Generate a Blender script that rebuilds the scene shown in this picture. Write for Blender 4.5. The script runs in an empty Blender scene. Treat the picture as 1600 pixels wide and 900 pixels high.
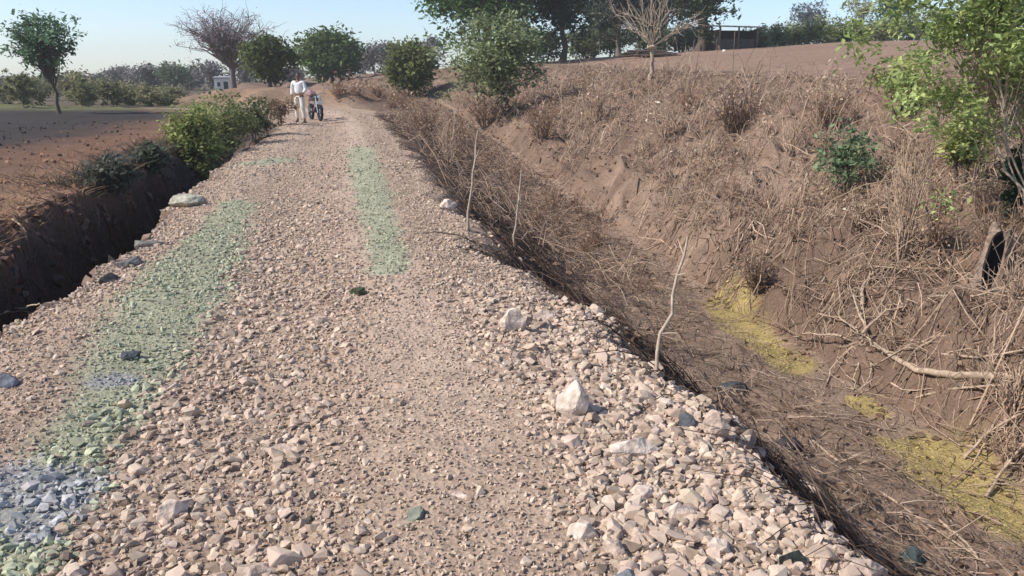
import bpy, bmesh, math
import numpy as np
from mathutils import Vector, Matrix

# ------------------------------------------------------------------ camera, sky, sun, exposure
SC = bpy.context.scene
COL = SC.collection
CAM_H = 1.6
HAZE = 0.0010
PITCH = math.radians(14.7)
FPX = 1256.0                                   # focal length in pixels of a 1600 px wide frame
cam = bpy.data.cameras.new('camera')
cam.sensor_width = 36.0
cam.lens = 36.0 * FPX / 1600.0
cam.clip_start = 0.05
cam.clip_end = 3000.0
cam_o = bpy.data.objects.new('camera', cam)
cam_o.location = (0, 0, CAM_H)
cam_o.rotation_euler = (math.pi / 2 - PITCH, 0, 0)
COL.objects.link(cam_o)
SC.camera = cam_o

SUN_EL = math.radians(41.0)
SUN_AZ = math.radians(-104.0)                  # clockwise from +Y: from the left, a little behind the camera
to_sun = Vector((math.sin(SUN_AZ) * math.cos(SUN_EL), math.cos(SUN_AZ) * math.cos(SUN_EL), math.sin(SUN_EL)))
world = bpy.data.worlds.new('World')
SC.world = world
world.use_nodes = True
wn = world.node_tree
bg = wn.nodes['Background']
sky = wn.nodes.new('ShaderNodeTexSky')
sky.sky_type = 'NISHITA'
sky.sun_disc = False
sky.sun_elevation = SUN_EL
sky.sun_rotation = SUN_AZ
sky.air_density = 0.75
sky.dust_density = 0.45
sky.ozone_density = 1.5
wn.links.new(sky.outputs[0], bg.inputs[0])
bg.inputs[1].default_value = 0.14
sun = bpy.data.lights.new('sun', 'SUN')
sun.energy = 4.0
sun.angle = math.radians(0.53)
sun.color = (1.0, 0.94, 0.85)
sun_o = bpy.data.objects.new('sun', sun)
sun_o.rotation_euler = to_sun.to_track_quat('Z', 'Y').to_euler()
sun_o.location = (-30, -10, 30)
COL.objects.link(sun_o)
SC.view_settings.view_transform = 'Standard'
SC.view_settings.look = 'None'
SC.view_settings.exposure = 0.45
SC.view_settings.gamma = 1.0
SC.render.engine = 'CYCLES'
SC.cycles.max_bounces = 5
SC.cycles.diffuse_bounces = 3
SC.cycles.transmission_bounces = 3
SC.cycles.use_denoising = True

# ------------------------------------------------------------------ numeric helpers
def vhash(ix, iy, seed):
    h = (ix.astype(np.int64) * 374761393 + iy.astype(np.int64) * 668265263 + seed * 974634777) & 0xFFFFFFFF
    h = ((h ^ (h >> 13)) * 1274126177) & 0xFFFFFFFF
    h = (h ^ (h >> 16)) & 0xFFFFFFFF
    return h / 4294967295.0

def vnoise(x, y, seed=0):
    x = np.asarray(x, float); y = np.asarray(y, float)
    ix = np.floor(x); iy = np.floor(y)
    fx = x - ix; fy = y - iy
    fx = fx * fx * (3 - 2 * fx); fy = fy * fy * (3 - 2 * fy)
    a = vhash(ix, iy, seed); b = vhash(ix + 1, iy, seed)
    c = vhash(ix, iy + 1, seed); d = vhash(ix + 1, iy + 1, seed)
    return (a + (b - a) * fx) * (1 - fy) + (c + (d - c) * fx) * fy      # 0..1

def fbm(x, y, seed=0, octaves=4, gain=0.5):
    s = 0; a = 1.0; t = 0
    for o in range(octaves):
        s = s + a * (vnoise(x * 2 ** o, y * 2 ** o, seed + 17 * o) - 0.5)
        t += a; a *= gain
    return s / t * 2.0                                                   # about -1..1

def smooth(a, b, x):
    t = np.clip((np.asarray(x, float) - a) / (b - a), 0, 1)
    return t * t * (3 - 2 * t)

_YD = np.arange(-12.0, 140.0, 0.1)
def curve(pts, w=2.0):
    p = np.array(pts, float)
    v = np.interp(_YD, p[:, 0], p[:, 1])
    k = np.hanning(int(w / 0.1) * 2 + 1); k /= k.sum()
    n = len(k) // 2
    v = np.convolve(np.pad(v, n, mode='edge'), k, mode='valid')
    return lambda y: np.interp(y, _YD, v)

# ------------------------------------------------------------------ the lie of the land: strips across the view
X_EDGE = curve([(-12, -4.45), (5, -4.6), (9.5, -5.55), (14, -6.6), (17, -7.5), (21, -8.0), (26, -8.9), (33, -11), (38, -15), (45, -26), (60, -42), (140, -72)])   # field edge
X_LEFT = curve([(-12, -3.0), (2.4, -3.15), (5, -3.3), (6.3, -3.4), (10, -4.25), (17, -5.8), (21, -6.5), (27, -7.7), (33, -9.8), (38, -13.5), (45, -24), (60, -40), (140, -70)])
X_RIGHT = curve([(-12, 1.3), (2.4, 1.06), (3, 1.0), (4.4, 0.78), (6.3, 0.0), (8, -0.5), (11, -1.05), (17, -2.2), (25, -3.7), (34, -5.6), (40, -6.6), (46, -9.6), (60, -20), (140, -48)])
X_BED = curve([(-12, 4.8), (3, 4.15), (6, 3.55), (8.5, 3.15), (11, 2.78), (13, 2.45), (17, 1.75), (21, 1.0), (27, -0.3), (34, -1.8), (42, -3.2), (48, -5), (60, -12), (140, -40)])
BED_W = curve([(-12, 1.3), (3, 1.15), (8, 0.9), (13, 0.65), (20, 0.4), (30, 0.4), (140, 0.5)])
X_CREST = curve([(-12, 14.0), (6, 12.0), (12, 10.6), (20, 9.2), (30, 7.4), (40, 5.4), (50, 3.4), (60, 0.5), (140, -10)])
Z_BED = curve([(-12, -2.0), (3, -1.85), (8, -1.8), (12, -1.75), (16, -1.5), (21, -1.15), (27, -0.75), (34, -0.35), (41, -0.1), (45.5, 0.35), (48, 0.85), (60, 0.95), (140, 0.95)], 1.2)
Z_CREST = curve([(-12, 1.3), (8, 1.35), (14, 1.4), (20, 1.5), (30, 1.7), (45, 2.15), (60, 2.6), (75, 2.7), (140, 2.7)])
DITCH = curve([(-12, 1.0), (14, 1.0), (17, 0.75), (20, 0.35), (24, 0.16), (30, 0.08), (140, 0.0)])

def rag(y, seed, amp):
    """ragged wander of an edge along its length"""
    y = np.asarray(y, float)
    return amp * (fbm(y * .9, y * 0 + seed * 3.7, seed, 3, .6) + .35 * fbm(y * 4.1, y * 0 + seed, seed + 5, 2)) * smooth(60, 35, y)

def bounds(y):
    bl = X_BED(y) + rag(y, 610, .22)
    return [X_EDGE(y) + rag(y, 620, .34), LEFT(y), RIGHT(y), bl, bl + BED_W(y), X_CREST(y)]
def LEFT(y): return X_LEFT(y) + rag(y, 630, .2)
def RIGHT(y): return X_RIGHT(y) + rag(y, 640, .24)

def strip_of(x, y):
    b = bounds(y)
    return sum((x > bi).astype(int) for bi in b)          # 0 field, 1 ditch, 2 track, 3 embankment, 4 bed, 5 bank, 6 right field

def height(x, y, detail=True):
    x, y = np.broadcast_arrays(np.asarray(x, float), np.asarray(y, float))
    b = bounds(y)
    zb = Z_BED(y); zc = Z_CREST(y); dd = DITCH(y)
    s = sum((x > bi).astype(int) for bi in b)
    def t(i): return np.clip((x - b[i]) / np.maximum(b[i + 1] - b[i], 0.05), 0, 1)
    zf = 0.12
    z0 = np.full_like(x, zf)
    t1 = t(0)
    z1 = zf * (1 - t1) + dd * np.interp(t1, [0, .1, .2, .28, .42, .6, .75, .88, .95, 1], [0, -.08, -.26, -.8, -1.25, -1.3, -1.15, -.75, -.3, 0])
    t2 = t(1)
    z2 = 0.035 * np.sin(t2 * math.pi * 3.2) * smooth(0, .1, t2) * smooth(1, .9, t2) + 0.03 * np.sin(t2 * math.pi)
    wob = 1.6 * fbm(x * .35, y * .35, 301, 3)
    rise_ = smooth(43.5, 46, y + wob + .25 * (x + 8)) * smooth(-24, -15, x)
    z2 = z2 + .95 * rise_
    t3 = t(2)
    z3 = zb * np.interp(t3, [0, .05, .3, .6, .82, 1], [0, .035, .42, .86, .985, 1])
    z3 = np.where(zb > 0, zb * smooth(0.0, .22, t3), z3)
    z3 = z3 + .95 * rise_ * (1 - smooth(0, .35, t3)) * (zb < .9)
    z4 = zb - 0.06 * np.sin(t(3) * math.pi)
    t5 = t(4)
    z5 = zb + (zc - zb) * np.interp(t5, [0, .03, .12, .3, .55, .8, .93, 1], [0, .13, .31, .48, .70, .89, .975, 1])
    dx = np.maximum(x - b[5], 0)
    z6 = zc + 0.062 * np.minimum(dx, 24) * smooth(0, 6, dx)
    z = np.select([s == 0, s == 1, s == 2, s == 3, s == 4, s == 5], [z0, z1, z2, z3, z4, z5], z6)
    if detail:
        far = 1.0 / (1.0 + np.maximum(y - 30, 0) / 60.0)
        edge = smooth(0.0, .12, t3)
        n_big = fbm(x * .55, y * .55, 3, 3)
        n_mid = fbm(x * 1.9, y * 1.9, 11, 4, .6)
        n_fin = fbm(x * 7, y * 7, 23, 3, .7)
        ridge = 1 - np.abs(fbm(x * .5 + .3 * y + n_mid * .25, y * 1.15, 41, 3)) * 2
        furrow = np.sin((x * .45 + y) * 2 * math.pi / 0.8 + 2 * n_big)
        e0 = smooth(0, 1.2, b[0] - x)
        d0 = (.06 * n_mid + .03 * n_fin + .025 * furrow * smooth(80, 30, y)) + .05 * n_big * e0
        d1 = (.24 * n_mid + .13 * n_fin) * smooth(0, .1, t1) * smooth(1, .93, t1) * np.minimum(dd + .3, 1) + (.03 * n_mid)
        d2 = .12 * n_mid * rise_ + .016 * n_mid + .012 * n_fin + .012 * n_big
        d3 = (.10 * n_mid + .05 * n_fin + .06 * n_big) * edge + .016 * n_mid * (1 - edge)
        d4 = .03 * n_mid + .02 * n_fin
        e5 = smooth(0, .06, t5)
        d5 = (.33 * n_mid + .14 * n_fin + .12 * n_big - .22 * np.maximum(ridge, 0) ** 3 * smooth(1, .75, t5)) * e5 * smooth(1.02, .8, t5) + .035 * n_mid
        d6 = .05 * n_mid + .03 * n_big + .02 * n_fin + .02 * furrow * smooth(90, 40, y)
        z = z + far * np.select([s == 0, s == 1, s == 2, s == 3, s == 4, s == 5], [d0, d1, d2, d3, d4, d5], d6)
        # the eroded hollow in the far bank
        z = z - 0.75 * np.exp(-(((x - HOLE[0]) / .42) ** 2 + ((y - HOLE[1]) / .55) ** 2) ** 2)
    return z

HOLE = (6.0, 19.5)
CP, SP = math.cos(PITCH), math.sin(PITCH)
def ray(u, v):
    a = (u - 800) / FPX; c = -(v - 450) / FPX
    return np.array([a, CP + c * SP, -SP + c * CP])

def ground(u, v, ymax=160):
    """where the sight line through a place in the photograph meets the land"""
    d = ray(u, v)
    t = np.concatenate([np.arange(1.5, 40, .02), np.arange(40, ymax, .1)])
    p = np.array([0, 0, CAM_H])[None] + t[:, None] * d[None]
    below = p[:, 2] <= height(p[:, 0], p[:, 1])
    i = int(np.argmax(below)) if below.any() else len(t) - 1
    return Vector(p[i])

def spot(u, y):
    """a place on the land at distance y, seen in direction u"""
    x = (u - 800) / FPX * (y / 1.03)
    return Vector((x, y, float(height(x, y))))

def px_m(y): return (y / 1.0) / FPX        # metres covered by one photograph pixel at that distance

def ground_xy(x, y, lift=0.0): return Vector((x, y, float(height(x, y)) + lift))
_h = ground(1147, 205)
HOLE = (_h.x + .1, _h.y + .25)

# ------------------------------------------------------------------ mesh and object helpers
def mesh_from(name, V, F, mat=None, col=None, smooth_shade=False):
    """V (n,3); F list of (m,k) index arrays"""
    me = bpy.data.meshes.new(name)
    V = np.asarray(V, np.float32)
    F = [np.asarray(f, np.int32) for f in F if len(f)]
    nl = sum(f.size for f in F); npoly = sum(len(f) for f in F)
    me.vertices.add(len(V)); me.vertices.foreach_set('co', V.ravel())
    me.loops.add(nl); me.loops.foreach_set('vertex_index', np.concatenate([f.ravel() for f in F]))
    me.polygons.add(npoly)
    tot = np.concatenate([np.full(len(f), f.shape[1], np.int32) for f in F])
    start = np.concatenate([[0], np.cumsum(tot)[:-1]]).astype(np.int32)
    me.polygons.foreach_set('loop_start', start)
    try: me.polygons.foreach_set('loop_total', tot)
    except Exception: pass
    me.polygons.foreach_set('use_smooth', np.full(npoly, smooth_shade))
    if col is not None:
        a = me.color_attributes.new('Col', 'FLOAT_COLOR', 'POINT')
        c = np.ones((len(V), 4), np.float32); c[:, :3] = col
        a.data.foreach_set('color', c.ravel())
    me.update(calc_edges=True)
    if mat: me.materials.append(mat)
    return me

def link(name, me, parent=None, loc=None, rot=None, scale=None):
    o = bpy.data.objects.new(name, me)
    COL.objects.link(o)
    if parent: o.parent = parent
    if loc is not None: o.location = loc
    if rot is not None: o.rotation_euler = rot
    if scale is not None: o.scale = scale
    return o

def tag(o, label=None, cat=None, group=None, kind=None):
    if label: o['label'] = label
    if cat: o['category'] = cat
    if group: o['group'] = group
    if kind: o['kind'] = kind
    return o

def thing(name, label, cat, loc, rz=0, group=None):
    return tag(link(name, None, None, loc, (0, 0, rz)), label, cat, group)

def basis(D):
    D = D / np.maximum(np.linalg.norm(D, axis=1, keepdims=True), 1e-9)
    h = np.where(np.abs(D[:, 2:3]) < .9, np.array([[0, 0, 1.]]), np.array([[1., 0, 0]]))
    A = np.cross(D, h); A /= np.maximum(np.linalg.norm(A, axis=1, keepdims=True), 1e-9)
    return A, np.cross(D, A)

def frusta(P0, P1, R0, R1, sides=5):
    """open tapered tubes, one for each row"""
    P0 = np.asarray(P0, float); P1 = np.asarray(P1, float)
    A, B = basis(P1 - P0)
    an = np.arange(sides) * 2 * math.pi / sides
    ring = A[:, None] * np.cos(an)[None, :, None] + B[:, None] * np.sin(an)[None, :, None]
    V = np.concatenate([P0[:, None] + ring * np.asarray(R0)[:, None, None], P1[:, None] + ring * np.asarray(R1)[:, None, None]], 1)
    n = len(P0)
    k = np.arange(sides); k2 = (k + 1) % sides
    f = np.stack([k, k2, k2 + sides, k + sides], 1)
    F = (np.arange(n) * 2 * sides)[:, None, None] + f[None]
    return V.reshape(-1, 3), F.reshape(-1, 4)

def strands(P, R, sides=3):
    """P (n,k,3) polylines, R (n,k) radii: continuous thin tubes"""
    n, k, _ = P.shape
    A0, _b = basis(P[:, -1] - P[:, 0] + 1e-6)
    T = np.gradient(P, axis=1); T /= np.maximum(np.linalg.norm(T, axis=2, keepdims=True), 1e-9)
    A = A0[:, None] - T * (T * A0[:, None]).sum(2, keepdims=True)
    A /= np.maximum(np.linalg.norm(A, axis=2, keepdims=True), 1e-9)
    B = np.cross(T, A)
    an = np.arange(sides) * 2 * math.pi / sides
    V = P[:, :, None] + (A[:, :, None] * np.cos(an)[:, None] + B[:, :, None] * np.sin(an)[:, None]) * R[:, :, None, None]
    j = np.arange(sides); j2 = (j + 1) % sides
    f = np.stack([j, j2, j2 + sides, j + sides], 1)
    F = (np.arange(n) * k * sides)[:, None, None, None] + (np.arange(k - 1) * sides)[None, :, None, None] + f[None, None]
    return V.reshape(-1, 3), F.reshape(-1, 4)

class Segs:
    """tapered limbs, each one continuous tube"""
    def __init__(self): self.a = []
    def path(self, pts, r0, r1, power=1.0, flare=1.0):
        P = np.array(pts, float); f = np.linspace(0, 1, len(P))
        R = r1 + (r0 - r1) * (1 - f) ** power; R[0] *= flare
        self.a.append((P, R))
    def mesh(self, name, mat, sides=5, col=None):
        by = {}
        for P, R in self.a: by.setdefault(len(P), []).append((P, R))
        Vs, Fs, o = [], [], 0
        for k, lst in by.items():
            V, F = strands(np.array([p for p, r in lst]), np.array([r for p, r in lst]), sides)
            Vs.append(V); Fs.append(F + o); o += len(V)
        V = np.concatenate(Vs)
        c = None if col is None else np.tile(np.array(col, np.float32), (len(V), 1))
        return mesh_from(name, V, [np.concatenate(Fs)], mat, c, True)

def bend(rng, p0, p1, n=4, sag=0.0, jit=0.08):
    p0 = np.array(p0, float); p1 = np.array(p1, float)
    L = np.linalg.norm(p1 - p0)
    t = np.linspace(0, 1, n + 1)[:, None]
    P = p0 + (p1 - p0) * t
    P[:, 2] += sag * L * np.sin(t[:, 0] * math.pi)
    P[1:-1] += rng.normal(0, jit * L / n * 1.4, (n - 1, 3))
    return P

# ------------------------------------------------------------------ materials
def nodes_of(name):
    m = bpy.data.materials.new(name); m.use_nodes = True
    nt = m.node_tree
    return m, nt, nt.nodes['Principled BSDF']

def earth_mat(name, fine=60.0, bump=0.5, dist=0.02, lo=0.62, hi=1.3, rough=0.95):
    m, nt, p = nodes_of(name)
    at = nt.nodes.new('ShaderNodeAttribute'); at.attribute_name = 'Col'
    tc = nt.nodes.new('ShaderNodeTexCoord')
    n1 = nt.nodes.new('ShaderNodeTexNoise'); n1.inputs['Scale'].default_value = fine; n1.inputs['Detail'].default_value = 6; n1.inputs['Roughness'].default_value = .7
    n2 = nt.nodes.new('ShaderNodeTexVoronoi'); n2.inputs['Scale'].default_value = fine * .55
    n3 = nt.nodes.new('ShaderNodeTexNoise'); n3.inputs['Scale'].default_value = fine * .09; n3.inputs['Detail'].default_value = 5
    for n in (n1, n2, n3): nt.links.new(tc.outputs['Object'], n.inputs['Vector'])
    r = nt.nodes.new('ShaderNodeMapRange'); r.inputs['From Min'].default_value = .3; r.inputs['From Max'].default_value = .7
    r.inputs['To Min'].default_value = lo; r.inputs['To Max'].default_value = hi
    nt.links.new(n1.outputs['Fac'], r.inputs['Value'])
    r2 = nt.nodes.new('ShaderNodeMapRange'); r2.inputs['From Min'].default_value = .3; r2.inputs['From Max'].default_value = .7
    r2.inputs['To Min'].default_value = .82; r2.inputs['To Max'].default_value = 1.16
    nt.links.new(n3.outputs['Fac'], r2.inputs['Value'])
    mu = nt.nodes.new('ShaderNodeMath'); mu.operation = 'MULTIPLY'
    nt.links.new(r.outputs[0], mu.inputs[0]); nt.links.new(r2.outputs[0], mu.inputs[1])
    mx = nt.nodes.new('ShaderNodeVectorMath'); mx.operation = 'SCALE'
    nt.links.new(at.outputs['Color'], mx.inputs[0]); nt.links.new(mu.outputs[0], mx.inputs['Scale'])
    nt.links.new(mx.outputs[0], p.inputs['Base Color'])
    ad = nt.nodes.new('ShaderNodeMath'); ad.operation = 'ADD'
    nt.links.new(n1.outputs['Fac'], ad.inputs[0]); nt.links.new(n2.outputs['Distance'], ad.inputs[1])
    b = nt.nodes.new('ShaderNodeBump'); b.inputs['Strength'].default_value = bump; b.inputs['Distance'].default_value = dist
    nt.links.new(ad.outputs[0], b.inputs['Height']); nt.links.new(b.outputs[0], p.inputs['Normal'])
    p.inputs['Roughness'].default_value = rough
    p.inputs['Specular IOR Level'].default_value = .15
    return m

def attr_mat(name, rough=.85, fine=35.0, lo=.8, hi=1.2, bump=.4, spec=.2, dist=.004):
    """colour from the mesh, with fine procedural grain"""
    m, nt, p = nodes_of(name)
    at = nt.nodes.new('ShaderNodeAttribute'); at.attribute_name = 'Col'
    tc = nt.nodes.new('ShaderNodeTexCoord')
    n1 = nt.nodes.new('ShaderNodeTexNoise'); n1.inputs['Scale'].default_value = fine; n1.inputs['Detail'].default_value = 4
    nt.links.new(tc.outputs['Object'], n1.inputs['Vector'])
    r = nt.nodes.new('ShaderNodeMapRange'); r.inputs['From Min'].default_value = .3; r.inputs['From Max'].default_value = .7
    r.inputs['To Min'].default_value = lo; r.inputs['To Max'].default_value = hi
    nt.links.new(n1.outputs['Fac'], r.inputs['Value'])
    mx = nt.nodes.new('ShaderNodeVectorMath'); mx.operation = 'SCALE'
    nt.links.new(at.outputs['Color'], mx.inputs[0]); nt.links.new(r.outputs[0], mx.inputs['Scale'])
    nt.links.new(mx.outputs[0], p.inputs['Base Color'])
    if bump:
        b = nt.nodes.new('ShaderNodeBump'); b.inputs['Strength'].default_value = bump; b.inputs['Distance'].default_value = dist
        nt.links.new(n1.outputs['Fac'], b.inputs['Height']); nt.links.new(b.outputs[0], p.inputs['Normal'])
    p.inputs['Roughness'].default_value = rough
    p.inputs['Specular IOR Level'].default_value = spec
    return m

def leaf_mat(name):
    m, nt, p = nodes_of(name)
    at = nt.nodes.new('ShaderNodeAttribute'); at.attribute_name = 'Col'
    nt.links.new(at.outputs['Color'], p.inputs['Base Color'])
    p.inputs['Roughness'].default_value = .55
    p.inputs['Specular IOR Level'].default_value = .25
    tr = nt.nodes.new('ShaderNodeBsdfTranslucent')
    nt.links.new(at.outputs['Color'], tr.inputs['Color'])
    mix = nt.nodes.new('ShaderNodeMixShader'); mix.inputs[0].default_value = .4
    nt.links.new(p.outputs[0], mix.inputs[1]); nt.links.new(tr.outputs[0], mix.inputs[2])
    nt.links.new(mix.outputs[0], nt.nodes['Material Output'].inputs['Surface'])
    return m

def plain_mat(name, c, rough=.7, var=.2, scale=30, metal=0.0, bump=.2, spec=.3, dist=.004):
    m, nt, p = nodes_of(name)
    tc = nt.nodes.new('ShaderNodeTexCoord')
    n1 = nt.nodes.new('ShaderNodeTexNoise'); n1.inputs['Scale'].default_value = scale; n1.inputs['Detail'].default_value = 5
    nt.links.new(tc.outputs['Object'], n1.inputs['Vector'])
    cr = nt.nodes.new('ShaderNodeValToRGB')
    cr.color_ramp.elements[0].position = .3; cr.color_ramp.elements[1].position = .7
    cr.color_ramp.elements[0].color = tuple(x * (1 - var) for x in c) + (1,)
    cr.color_ramp.elements[1].color = tuple(min(1, x * (1 + var)) for x in c) + (1,)
    nt.links.new(n1.outputs['Fac'], cr.inputs['Fac']); nt.links.new(cr.outputs[0], p.inputs['Base Color'])
    if bump:
        b = nt.nodes.new('ShaderNodeBump'); b.inputs['Strength'].default_value = bump; b.inputs['Distance'].default_value = dist
        nt.links.new(n1.outputs['Fac'], b.inputs['Height']); nt.links.new(b.outputs[0], p.inputs['Normal'])
    p.inputs['Roughness'].default_value = rough; p.inputs['Metallic'].default_value = metal
    p.inputs['Specular IOR Level'].default_value = spec
    return m

M_SOIL = earth_mat('soil', 45, .7, .02)
M_TRACK = earth_mat('track_soil', 70, .7, .012)
M_STONE = attr_mat('stone', .9, 40, .8, 1.18, .5)
M_TWIG = attr_mat('dry_twig', .9, 20, .75, 1.25, 0)
M_LEAF = leaf_mat('leaf')
M_BARK = plain_mat('bark', (.10, .075, .06), .95, .45, 14, bump=.8, dist=.03)
M_BARK_PALE = plain_mat('pale_bark', (.42, .33, .25), .9, .3, 20, bump=.5, dist=.01)
M_BARK_GREY = plain_mat('grey_bark', (.17, .14, .125), .95, .35, 14, bump=.6, dist=.02)
M_DEAD = plain_mat('dead_wood', (.40, .30, .22), .9, .35, 18, bump=.6, dist=.01)

# ------------------------------------------------------------------ colours of the ground
TAN = np.array([.45, .326, .24]); PALE = np.array([.59, .462, .362]); DUST = np.array([.50, .375, .285])
GREENISH = np.array([.325, .36, .24]); BLUISH = np.array([.33, .32, .33])
BANKC = np.array([.195, .13, .094]); BANKP = np.array([.27, .19, .14]); SLOPE_SHADE = np.array([.07, .045, .034])  # last tone: shade of the upper embankment face put into its soil colour
YELLOW = np.array([.38, .295, .115])

def seg_dist(x, y, pts):
    """distance to a polyline with a half width at each point, in half widths"""
    best = np.full(np.shape(x), 1e9)
    for (ax, ay, aw), (bx, by, bw) in zip(pts[:-1], pts[1:]):
        dx, dy = bx - ax, by - ay
        t = np.clip(((x - ax) * dx + (y - ay) * dy) / (dx * dx + dy * dy + 1e-9), 0, 1)
        d = np.hypot(x - ax - t * dx, y - ay - t * dy) / (aw + (bw - aw) * t)
        best = np.minimum(best, d)
    return best

def gpath(px):
    out = []
    for u, v, w in px:
        g = ground(u, v); out.append((g.x, g.y, w))
    return out

GREEN_A = gpath([(0, 880, .17), (60, 790, .17), (130, 690, .19), (185, 610, .22), (250, 500, .33), (295, 425, .34), (340, 365, .26), (372, 318, .2)])
GREEN_B = gpath([(562, 232, .3), (583, 300, .24), (600, 375, .17), (608, 422, .15)])
GREEN_C = gpath([(400, 255, .35), (440, 250, .35)])
GREY_A = gpath([(-10, 760, .2), (70, 770, .19), (60, 835, .08)])
GREY_B = gpath([(165, 600, .1), (185, 596, .1)])

SCUM = [gpath([(1128, 468, .22), (1170, 520, .34), (1238, 572, .26)]), gpath([(1340, 628, .12), (1368, 648, .13)]), gpath([(1385, 690, .18), (1445, 712, .42), (1525, 768, .4), (1605, 830, .3)])]
def track_masks(x, y):
    n = fbm(x * 3.1, y * 3.1, 77, 4, .6) * .45
    g = np.maximum.reduce([smooth(1.5, .55, seg_dist(x, y, p) + n) for p in (GREEN_A, GREEN_B, GREEN_C)])
    b = np.maximum.reduce([smooth(1.5, .55, seg_dist(x, y, p) + n) for p in (GREY_A, GREY_B)])
    return g, b

def track_lane(x, y):
    l, r = LEFT(y), RIGHT(y)
    return (x - l) / (r - l)

def coarse(x, y):
    """how much of the surface is loose coarse stone"""
    s = track_lane(x, y) + .05 * fbm(x * 1.3, y * .6, 5, 2)
    mid = smooth(.25, .34, s) * smooth(.68, .56, s) * smooth(17, 8, y) * .95
    left = smooth(.24, .12, s) * .45
    rub = smooth(.72, .84, s) * smooth(6.8, 5.2, y)
    edge = smooth(.86, .95, s) * smooth(5, 7, y) * .28 + smooth(.08, .02, s) * .4
    return np.clip(mid + left + rub * 1.5 + edge + .06, 0, 1.6)

def track_color(x, y):
    n = fbm(x * 1.2, y * .8, 31, 4)[..., None]
    c = TAN * .92 * (1 + .12 * n)
    s = track_lane(x, y)
    rut = ((smooth(.60, .66, s) * smooth(.82, .74, s)) * smooth(1, 5, y) + smooth(.15, .2, s) * smooth(.3, .25, s) * smooth(5, 9, y) * .7)[..., None]
    c = c * (1 - rut * .8) + DUST * rut * .8
    edge = smooth(.1, 0, s)[..., None] * .5
    c = c * (1 - edge) + np.array([.22, .15, .105]) * edge
    fl = (smooth(39, 45, y) * smooth(-13, -18, x))[..., None]
    c = c * (1 - fl) + np.array([.13, .10, .065]) * (1 + .5 * n) * fl
    fb = (smooth(42.8, 45, y + 1.6 * fbm(x * .35, y * .35, 301, 3) + .25 * (x + 8)) * smooth(-24, -15, x))[..., None]
    c = c * (1 - fb) + np.array([.26, .17, .115]) * (1 + .5 * n) * fb
    g, b = track_masks(x, y)
    c = c * (1 - .7 * g[..., None]) + GREENISH * .7 * g[..., None]
    c = c * (1 - .7 * b[..., None]) + BLUISH * .7 * b[..., None]
    return c

def ground_color(x, y):
    b = bounds(y); s = strip_of(x, y)
    n1 = fbm(x * .35, y * .35, 51, 4)[..., None]; n2 = fbm(x * 1.7, y * 1.7, 61, 4)[..., None]
    # black-soil field with burnt ground, rusty dry patches and a straw verge
    black = np.array([.05, .041, .038]); rust = np.array([.20, .11, .07]); straw = np.array([.27, .16, .10]); olive = np.array([.13, .13, .06])
    c0 = black * (1 + .35 * n2)
    d_e = (b[0] - x)[..., None]
    near = smooth(3.0, .8, d_e + 1.2 * n2) * .85
    c0 = c0 * (1 - near) + (straw * (1 + .3 * n2)) * near
    r2 = smooth(11, 15, y[..., None] + 4 * n1) * smooth(32, 25, y[..., None]) * smooth(5.0, 2.0, d_e + 1.8 * n1 + .8 * n2) * .85
    c0 = c0 * (1 - r2) + rust * (1 + .3 * n2) * r2
    fr = smooth(36, 40, y[..., None] + 2 * n1)
    c0 = c0 * (1 - fr) + (olive * (1 + .4 * n2)) * fr
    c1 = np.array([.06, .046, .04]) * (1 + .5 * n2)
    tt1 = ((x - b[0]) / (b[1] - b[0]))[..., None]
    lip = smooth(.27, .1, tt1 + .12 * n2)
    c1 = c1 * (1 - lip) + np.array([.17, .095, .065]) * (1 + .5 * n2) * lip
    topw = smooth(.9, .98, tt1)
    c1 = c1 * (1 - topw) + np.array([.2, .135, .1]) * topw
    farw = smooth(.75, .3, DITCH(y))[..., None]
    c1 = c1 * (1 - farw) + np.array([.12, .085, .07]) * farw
    c2 = track_color(x, y)
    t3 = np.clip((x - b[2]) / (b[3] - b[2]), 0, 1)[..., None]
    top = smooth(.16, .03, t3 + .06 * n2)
    c3 = SLOPE_SHADE * (1 + .4 * n2) * (1 - smooth(.42, .72, t3 + .1 * n2)) + (BANKC * .4 + BANKP * .6) * (1 + .2 * n2) * smooth(.42, .72, t3 + .1 * n2)  # upper face coloured dark as shade, foot paler as lit ground
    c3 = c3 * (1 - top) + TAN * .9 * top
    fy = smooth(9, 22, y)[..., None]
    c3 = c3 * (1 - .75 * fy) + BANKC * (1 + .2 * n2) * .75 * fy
    c4 = BANKP * (1 + .2 * n2)
    yn = .55 * fbm(x * 2.2, y * 2.2, 91, 4, .6)
    ymask = .9 * np.maximum.reduce([smooth(1.35, .6, seg_dist(x, y, p) + 1.2 * yn) for p in SCUM])
    c4 = c4 * (1 - ymask[..., None]) + YELLOW * (1 + .2 * n2) * ymask[..., None]
    c3 = c3 * (1 - ymask[..., None]) + YELLOW * (1 + .2 * n2) * ymask[..., None]
    c5 = BANKC * (1 + .22 * n2 + .18 * n1) + (BANKP - BANKC) * smooth(.1, .5, n1 + .4 * n2) * .7
    c5 = c5 * (1 - ymask[..., None]) + YELLOW * (1 + .2 * n2) * ymask[..., None]
    c6 = np.array([.29, .19, .138]) * (1 + .12 * n2 + .12 * n1)
    g6 = smooth(62, 66, y[..., None] + x[..., None] * .1 + 3 * n1)
    c6 = c6 * (1 - g6) + np.array([.14, .15, .06]) * g6
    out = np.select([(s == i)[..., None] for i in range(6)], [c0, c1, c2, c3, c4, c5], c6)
    return np.clip(out, .004, .9)

# ------------------------------------------------------------------ the strips of land
def rows():
    y = list(np.arange(-8, 1.6, .16)); v = 1.6
    while v < 62: y.append(v); v += max(.028, v * .0088)
    while v < 600: y.append(v); v *= 1.06
    return np.array(y)
ROWS = rows()

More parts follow.
